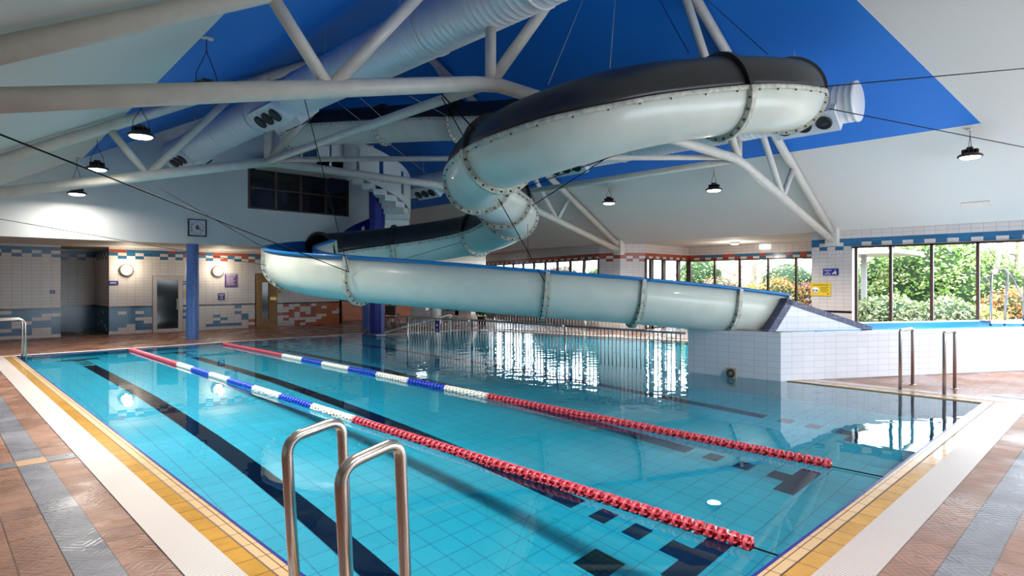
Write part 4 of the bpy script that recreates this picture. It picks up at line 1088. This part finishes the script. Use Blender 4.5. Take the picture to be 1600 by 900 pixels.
bsign(437, 457, .22, .28, mat('pale_yellow_sign', (.60, .50, .22), .5), 'pale yellow warning notice right of the wooden door', [(.2, .8, .25, .35, WH), ('disc', .5, .6, .18, mat('olive', (.3, .28, .1), .5))])
NR_ = Vector((-1, 0, 0)); RR_ = Vector((0, -1, 0))
p = PXp(1298, 425, RW-.02); sign_at('wall_sign', p, RR_, NR_, .42, .20, BLUES, 'blue sign with white figure on the white tiled pier', marks=[(.08, .55, .70, .78, WH), (.2, .4, .45, .52, WH), (.1, .5, .18, .26, WH), ('disc', .80, .72, .07, WH), (.70, .86, .35, .55, WH), (.60, .74, .2, .36, WH), (.80, .86, .12, .4, WH)])
p = PXp(1282, 452, RW-.02); sign_at('wall_sign', p, RR_, NR_, .56, .38, YEL, 'yellow distancing notice on the white tiled pier', marks=[('text', 'Social Distancing', .5, .84, .17, DKTXT), ('disc', .24, .42, .27, WH), ('disc', .17, .42, .06, BLUES), ('disc', .31, .42, .06, BLUES)]+[(.5, .9-.06*(k % 2), .62-.11*k, .65-.11*k, DKTXT) for k in range(4)]+[(.85, .92, .1, .18, DKTXT)])

# clock
c = PYp(308, 356, GY-.03); ck = empty('wall_clock', c); tag(ck, 'square black framed clock with white face on the gable wall', 'clock')
s = .27
bm = bmesh.new()
for a in ((-s, -s+.03, -s, s), (s-.03, s, -s, s), (-s, s, -s, -s+.03), (-s, s, s-.03, s)): box(bm, a[0], a[1], -.06, .02, a[2], a[3])
obj('frame', bm, BLACK, ck)
bm = bmesh.new(); box(bm, -s+.03, s-.03, -.02, .01, -s+.03, s-.03); obj('face', bm, mat('clock_face', (.62, .64, .74), .5), ck)
for k in range(12):
    a = pi/2-2*pi*(k+1)/12; o = text_obj('numeral', str(k+1), .09, BLACK, ck, .001); o.rotation_euler = (pi/2, 0, 0); o.location = (.185*cos(a), -.023, .185*sin(a))
REDH = mat('red_hand', (.6, .05, .04), .5)
for ang, L_, w_, m in ((radians(83), .10, .014, BLACK), (radians(-30), .16, .010, BLACK), (radians(5), .12, .005, REDH)):
    bm = bmesh.new(); box(bm, -.04, L_, -.034, -.028, -w_, w_, Matrix.Rotation(-ang, 4, 'Y')); obj('hand', bm, m, ck)
bm = bmesh.new(); lathe(bm, [(.075, 0), (.075, .002), (0, .002)], 20, Matrix.Translation((0, -.022, 0)) @ Matrix.Rotation(pi/2, 4, 'X')); obj('pink_dial', bm, mat('pink_dial', (.65, .30, .32), .5), ck)

# ramp handrail
hr = empty('ramp_handrail', P(634, 520, 19)); tag(hr, 'white sloping handrail going down into the shallow pool', 'handrail')
b0 = hr.location.copy(); zz = Vector((0, 0, -b0.z)); hr.location.z = 0; b0.z = 0
pA = PZ(600, 520, .12); pB = P(703, 492, 21.5); q = [pA-b0, pB-b0]
bm = bmesh.new(); tube(bm, [q[0], q[1], q[1]+Vector((.15, .1, -.05))], .03, 8); obj('rail', bm, STEEL_W, hr)
bm = bmesh.new(); e_ = q[1]; cyl(bm, (e_.x, e_.y, -.3), (e_.x, e_.y, e_.z), .03, 8); obj('post', bm, STEEL_W, hr)
m_ = (q[0]+q[1])/2; bm = bmesh.new(); cyl(bm, (m_.x, m_.y, -.3), (m_.x, m_.y, m_.z), .025, 8); obj('post', bm, STEEL_W, hr)
# life ring-like loops on the pool edge
for px, py, lab in ((595, 524, 'small white hoop on the far pool edge, left one'), (756, 516, 'small white hoop on the shallow pool edge')):
    p = PZ(px, py, .03); bm = bmesh.new(); n = 20
    tube(bm, [(.14*cos(2*pi*k/n), .14*sin(2*pi*k/n), .0) for k in range(n+1)], .018, 8)
    tag(obj('hose_loop', bm, WH, loc=(p.x, p.y, .03)), lab, 'hose')

# chairs and a table by the far corner
REDP = mat('red_plastic', (.50, .09, .04), .4)
def chair(p, rz, m, label):
    e = empty('chair', p, rz); tag(e, label, 'chair', 'chairs in the far corner')
    bm = bmesh.new(); box(bm, -.22, .22, -.22, .22, .43, .47); obj('seat', bm, m, e)
    bm = bmesh.new(); box(bm, -.22, .22, .19, .24, .55, .90); obj('backrest', bm, m, e)
    for sx in (-1, 1):
        for sy in (-1, 1):
            bm = bmesh.new(); cyl(bm, (.19*sx, .19*sy+(.03*sy), 0), (.19*sx, .19*sy, .45 if sy < 0 else .9), .013, 8); obj('leg', bm, CHROME_D, e)
for (px, py, rz, m, lab) in ((606, 512, .3, REDP, 'red plastic chair beside the dark blue column'), (615, 514, 2.0, BLACK, 'black chair in front of the red one'), (626, 512, 1.2, REDP, 'red chair nearest the pale steps'), (613, 508, .2, BLACK, 'black chair behind the red ones')):
    p = PZ(px, py, 0); chair(p, rz, m, lab)
# pale steps
sp = P(658, 497, 25.0); stp = empty('broad_steps', (sp.x, sp.y, 0)); tag(stp, 'three broad pale steps behind the fence', 'stairs')
rt2 = rt
Ms = Matrix(((rt.x, SY, 0, 0), (rt.y, CYW, 0, 0), (0, 0, 1, 0), (0, 0, 0, 1)))
for k in range(4):
    bm = bmesh.new(); box(bm, -.55, .65-.2*k, .3*k, 1.6, .2*k, .2*(k+1), Ms); obj('step', bm, mat('pale_step', (.66, .62, .60), .6), stp)
# alcove lights, exit sign, vent
p = PXp(1195, 386, AX-.03); e = empty('exit_sign', p); tag(e, 'small lit white exit sign above the bay windows', 'sign')
bm = bmesh.new(); box(bm, -.02, .02, -.2, .2, -.08, .08); obj('sign_box', bm, mat('lit_sign', (.9, .9, .9), .4, emit=(.9, .95, 1), es=2.0), e)
for px, py, lab in ((1148, 379, 'round flush ceiling lamp over the bay windows'), (1182, 386, 'small round ceiling lamp beside the exit sign')):
    p = PZ(px, py, 3.25); e = empty('ceiling_lamp', p); tag(e, lab, 'lamp')
    bm = bmesh.new(); lathe(bm, [(.0, .02), (.18, .02), (.18, -.03), (.16, -.05)], 20); obj('lamp_base', bm, mat('grey_base', (.4, .38, .36), .5), e)
    bm = bmesh.new(); lathe(bm, [(.16, -.045), (.12, -.08), (0, -.09)], 20); obj('lamp_shade', bm, mat('opal_shade', (.7, .66, .6), .3, emit=(1, .9, .75), es=.5), e)
    l = bpy.data.lights.new('ceiling_lamp_light', 'POINT'); l.energy = 60; l.shadow_soft_size = .15; l.color = (1, .9, .78)
    lo = bpy.data.objects.new('ceiling_lamp_light', l); C.objects.link(lo); lo.parent = e; lo.location = (0, 0, -.5)
p = PXp(1525, 337, 18.3); bm = bmesh.new(); box(bm, -.12, .12, -.28, .28, -.015, .015, Matrix.Rotation(atan2(SLOPE, 1), 4, 'Y'))
tag(obj('ceiling_vent', bm, STEEL_W, loc=(18.3, p.y, roofz(18.3)-.01)), 'small flat white vent on the ceiling above the right windows', 'vent')
# little pole bracket on truss
p = P(243, 283, 11.8)
# potted plant behind the fence
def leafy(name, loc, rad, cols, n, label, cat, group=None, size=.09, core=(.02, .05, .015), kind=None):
    e = empty(name, loc); tag(e, label, cat, group, kind); rr = random.Random(hash(label) % 9999 if False else sum(map(ord, label)))
    bm = bmesh.new(); bmesh.ops.create_icosphere(bm, subdivisions=3, radius=.86)
    for v in bm.verts:
        k = 1+.10*sin(v.co.x*7+v.co.y*5)+.08*sin(v.co.z*9+v.co.y*4); v.co = Vector((v.co.x*rad[0]*k, v.co.y*rad[1]*k, v.co.z*rad[2]*k))
    obj('dark_core', bm, mat('foliage_core', core, .9), e)  # dark solid core put behind the leaf shell
    bm = bmesh.new()
    for i in range(n):
        z = rr.uniform(-1, 1); a = rr.uniform(0, 2*pi); q = sqrt(1-z*z); d = Vector((q*cos(a), q*sin(a), z))
        k = rr.uniform(.82, 1.06)*(1+.10*sin(d.x*7+d.y*5)+.08*sin(d.z*9+d.y*4))
        c = Vector((d.x*rad[0]*k, d.y*rad[1]*k, d.z*rad[2]*k)); s_ = size*rr.uniform(.6, 1.4)
        e1 = Vector((rr.gauss(0, 1), rr.gauss(0, 1), rr.gauss(0, .6))).normalized(); e2 = e1.cross(Vector((rr.gauss(0, 1), rr.gauss(0, 1), rr.gauss(0, 1)))).normalized()
        f = bm.faces.new([bm.verts.new(c+e1*s_), bm.verts.new(c+e2*s_*.5), bm.verts.new(c-e1*s_), bm.verts.new(c-e2*s_*.5)]); f.material_index = rr.randrange(len(cols))
    o = obj('leaves', bm, [leafmat(cc) for cc in cols], e); return e
_lm = {}
def leafmat(c):
    if c not in _lm: _lm[c] = mat('leaf', c, .6, noise=.2, nscale=3)
    return _lm[c]
p = PZ(748, 512, 0); p.z = 0
pl = leafy('potted_plant', Vector((17.2, 19.6, .75)), (.30, .30, .40), [(.18, .30, .02), (.30, .38, .03)], 300, 'yellow green potted plant beyond the fence', 'plant')
bm = bmesh.new(); lathe(bm, [(0, -.74), (.16, -.74), (.2, -.4), (.18, -.4), (0, -.42)], 16); obj('pot', bm, BROWN_FR, pl)

# ================================================================== GARDEN
GR = mat('garden_ground', (.30, .27, .20), .9, noise=.4, nscale=4)
bm = bmesh.new(); prism(bm, [(19.3, -30), (70, -30), (70, 60), (19.3, 60)], -.3, -.02); struct(obj('ground_garden', bm, GR), 'garden ground outside the windows')
greens = [(.16, .32, .04), (.26, .44, .08), (.36, .52, .14), (.09, .18, .03), (.48, .56, .26), (.60, .66, .38)]
pale = [(.30, .38, .16), (.45, .50, .28), (.20, .28, .10), (.55, .58, .38)]
rust = [(.50, .22, .05), (.65, .36, .12), (.40, .14, .05), (.70, .50, .22)]
pink = [(.55, .26, .22), (.65, .40, .34), (.45, .22, .14)]
yell = [(.60, .50, .10), (.50, .48, .12), (.70, .60, .25)]
def at(px, d, z): q = P(px, 443, d); return Vector((q.x, q.y, z))
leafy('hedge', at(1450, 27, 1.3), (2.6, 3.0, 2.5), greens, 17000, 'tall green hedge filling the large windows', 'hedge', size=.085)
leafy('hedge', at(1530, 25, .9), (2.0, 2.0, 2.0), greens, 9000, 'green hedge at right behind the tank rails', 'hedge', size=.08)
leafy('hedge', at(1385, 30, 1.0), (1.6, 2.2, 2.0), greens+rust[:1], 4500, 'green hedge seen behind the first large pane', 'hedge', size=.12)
for (px, d, z, r, cols, lab) in (
    (1395, 21.4, .55, (.95, .95, .75), pale, 'clipped round pale bush in the second large pane'),
    (1360, 22.4, .45, (.7, .7, .7), pale, 'clipped round bush at the window edge'),
    (1475, 21.0, .50, (1.25, 1.1, .72), pale, 'broad clipped pale bush in the third large pane'),
    (1580, 21.0, .6, (1.0, .9, .9), rust, 'rust coloured bush behind the tank rails'),
    (1535, 20.6, .35, (.8, .7, .55), yell, 'low yellow green bush before the rusty one'),
    (1095, 33.0, 1.6, (1.2, 1.4, 1.7), greens, 'bright green shrub behind the first bay window'),
    (1130, 28.0, .9, (1.5, 1.2, 1.1), pink+pale[:2], 'pinkish heather bush behind the bay windows'),
    (1175, 27.2, .7, (1.3, 1.2, 1.0), yell, 'yellow grassy bush behind the bay windows'),
    (1215, 27.0, .8, (1.2, 1.2, 1.1), rust+yell, 'orange flowering bush behind the bay windows'),
    (1236, 31.0, 1.3, (1.6, 1.6, 1.5), pale, 'grey green round shrub behind the orange bush'),
    (1262, 26.6, .7, (.7, .8, 1.0), pink, 'pink bush beside the tiled pier'),
    (940, 32.0, .9, (1.3, 1.3, 1.7), greens[:3], 'green shrub behind the far windows'),
    (880, 33.0, 1.2, (2.0, 1.4, 1.5), pink, 'brownish shrub behind the far windows'),
    (1040, 31.0, .6, (1.0, 1.0, 1.0), pale, 'pale shrub outside the glazed doors')):
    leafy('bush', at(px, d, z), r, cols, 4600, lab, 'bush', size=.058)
BARK = mat('bark', (.30, .25, .19), .9, noise=.3, nscale=5)
def tree(px, d, h, r, lean, label, nb=6):
    q = at(px, d, -.1); e = empty('tree', q); tag(e, label, 'tree'); rr = random.Random(int(px))
    bm = bmesh.new(); tube(bm, [Vector((lean*h*(k/6)**1.2, .1*sin(k), h*k/6)) for k in range(7)], r, 10); obj('trunk', bm, BARK, e)
    bm = bmesh.new()
    for k in range(nb):
        f = rr.uniform(.25, .95); b0 = Vector((lean*h*f**1.2, 0, h*f)); dd = Vector((rr.uniform(-1, 1), rr.uniform(-1, 1), rr.uniform(.4, 1))).normalized()
        cyl(bm, b0, b0+dd*rr.uniform(.8, 1.8), r*.35, 6, r*.1)
    obj('boughs', bm, BARK, e)
for a in ((1552, 23.5, 4.5, .10, .25, 'leaning bare tree trunk behind the tank rails'), (1590, 25.0, 4.5, .09, -.2, 'bare tree trunk at the right edge'), (1178, 34, 5, .18, .0, 'pale straight trunk behind the bay windows'),
          (1150, 38, 5, .20, .03, 'pinkish trunk further behind the bay windows'), (1192, 40, 5, .12, .02, 'thin trunk behind the bay windows'), (910, 36, 5, .12, .05, 'thin trunk behind the far windows'), (1240, 40, 5, .14, -.06, 'distant trunk near the tiled pier')): tree(*a)
# covered walk outside the first pane
cw = empty('covered_walk', at(1350, 24.5, 0)); tag(cw, 'grey post and flat roof of a covered walk outside the first pane', 'canopy')
bm = bmesh.new(); box(bm, -.09, .09, -.09, .09, 0, 2.9); obj('post', bm, mat('grey_post', (.30, .29, .30), .6), cw)
bm = bmesh.new(); box(bm, -1.2, 2.6, -1.5, 3.2, 2.9, 3.05); obj('canopy_roof', bm, mat('canopy_white', (.75, .72, .70), .6), cw)
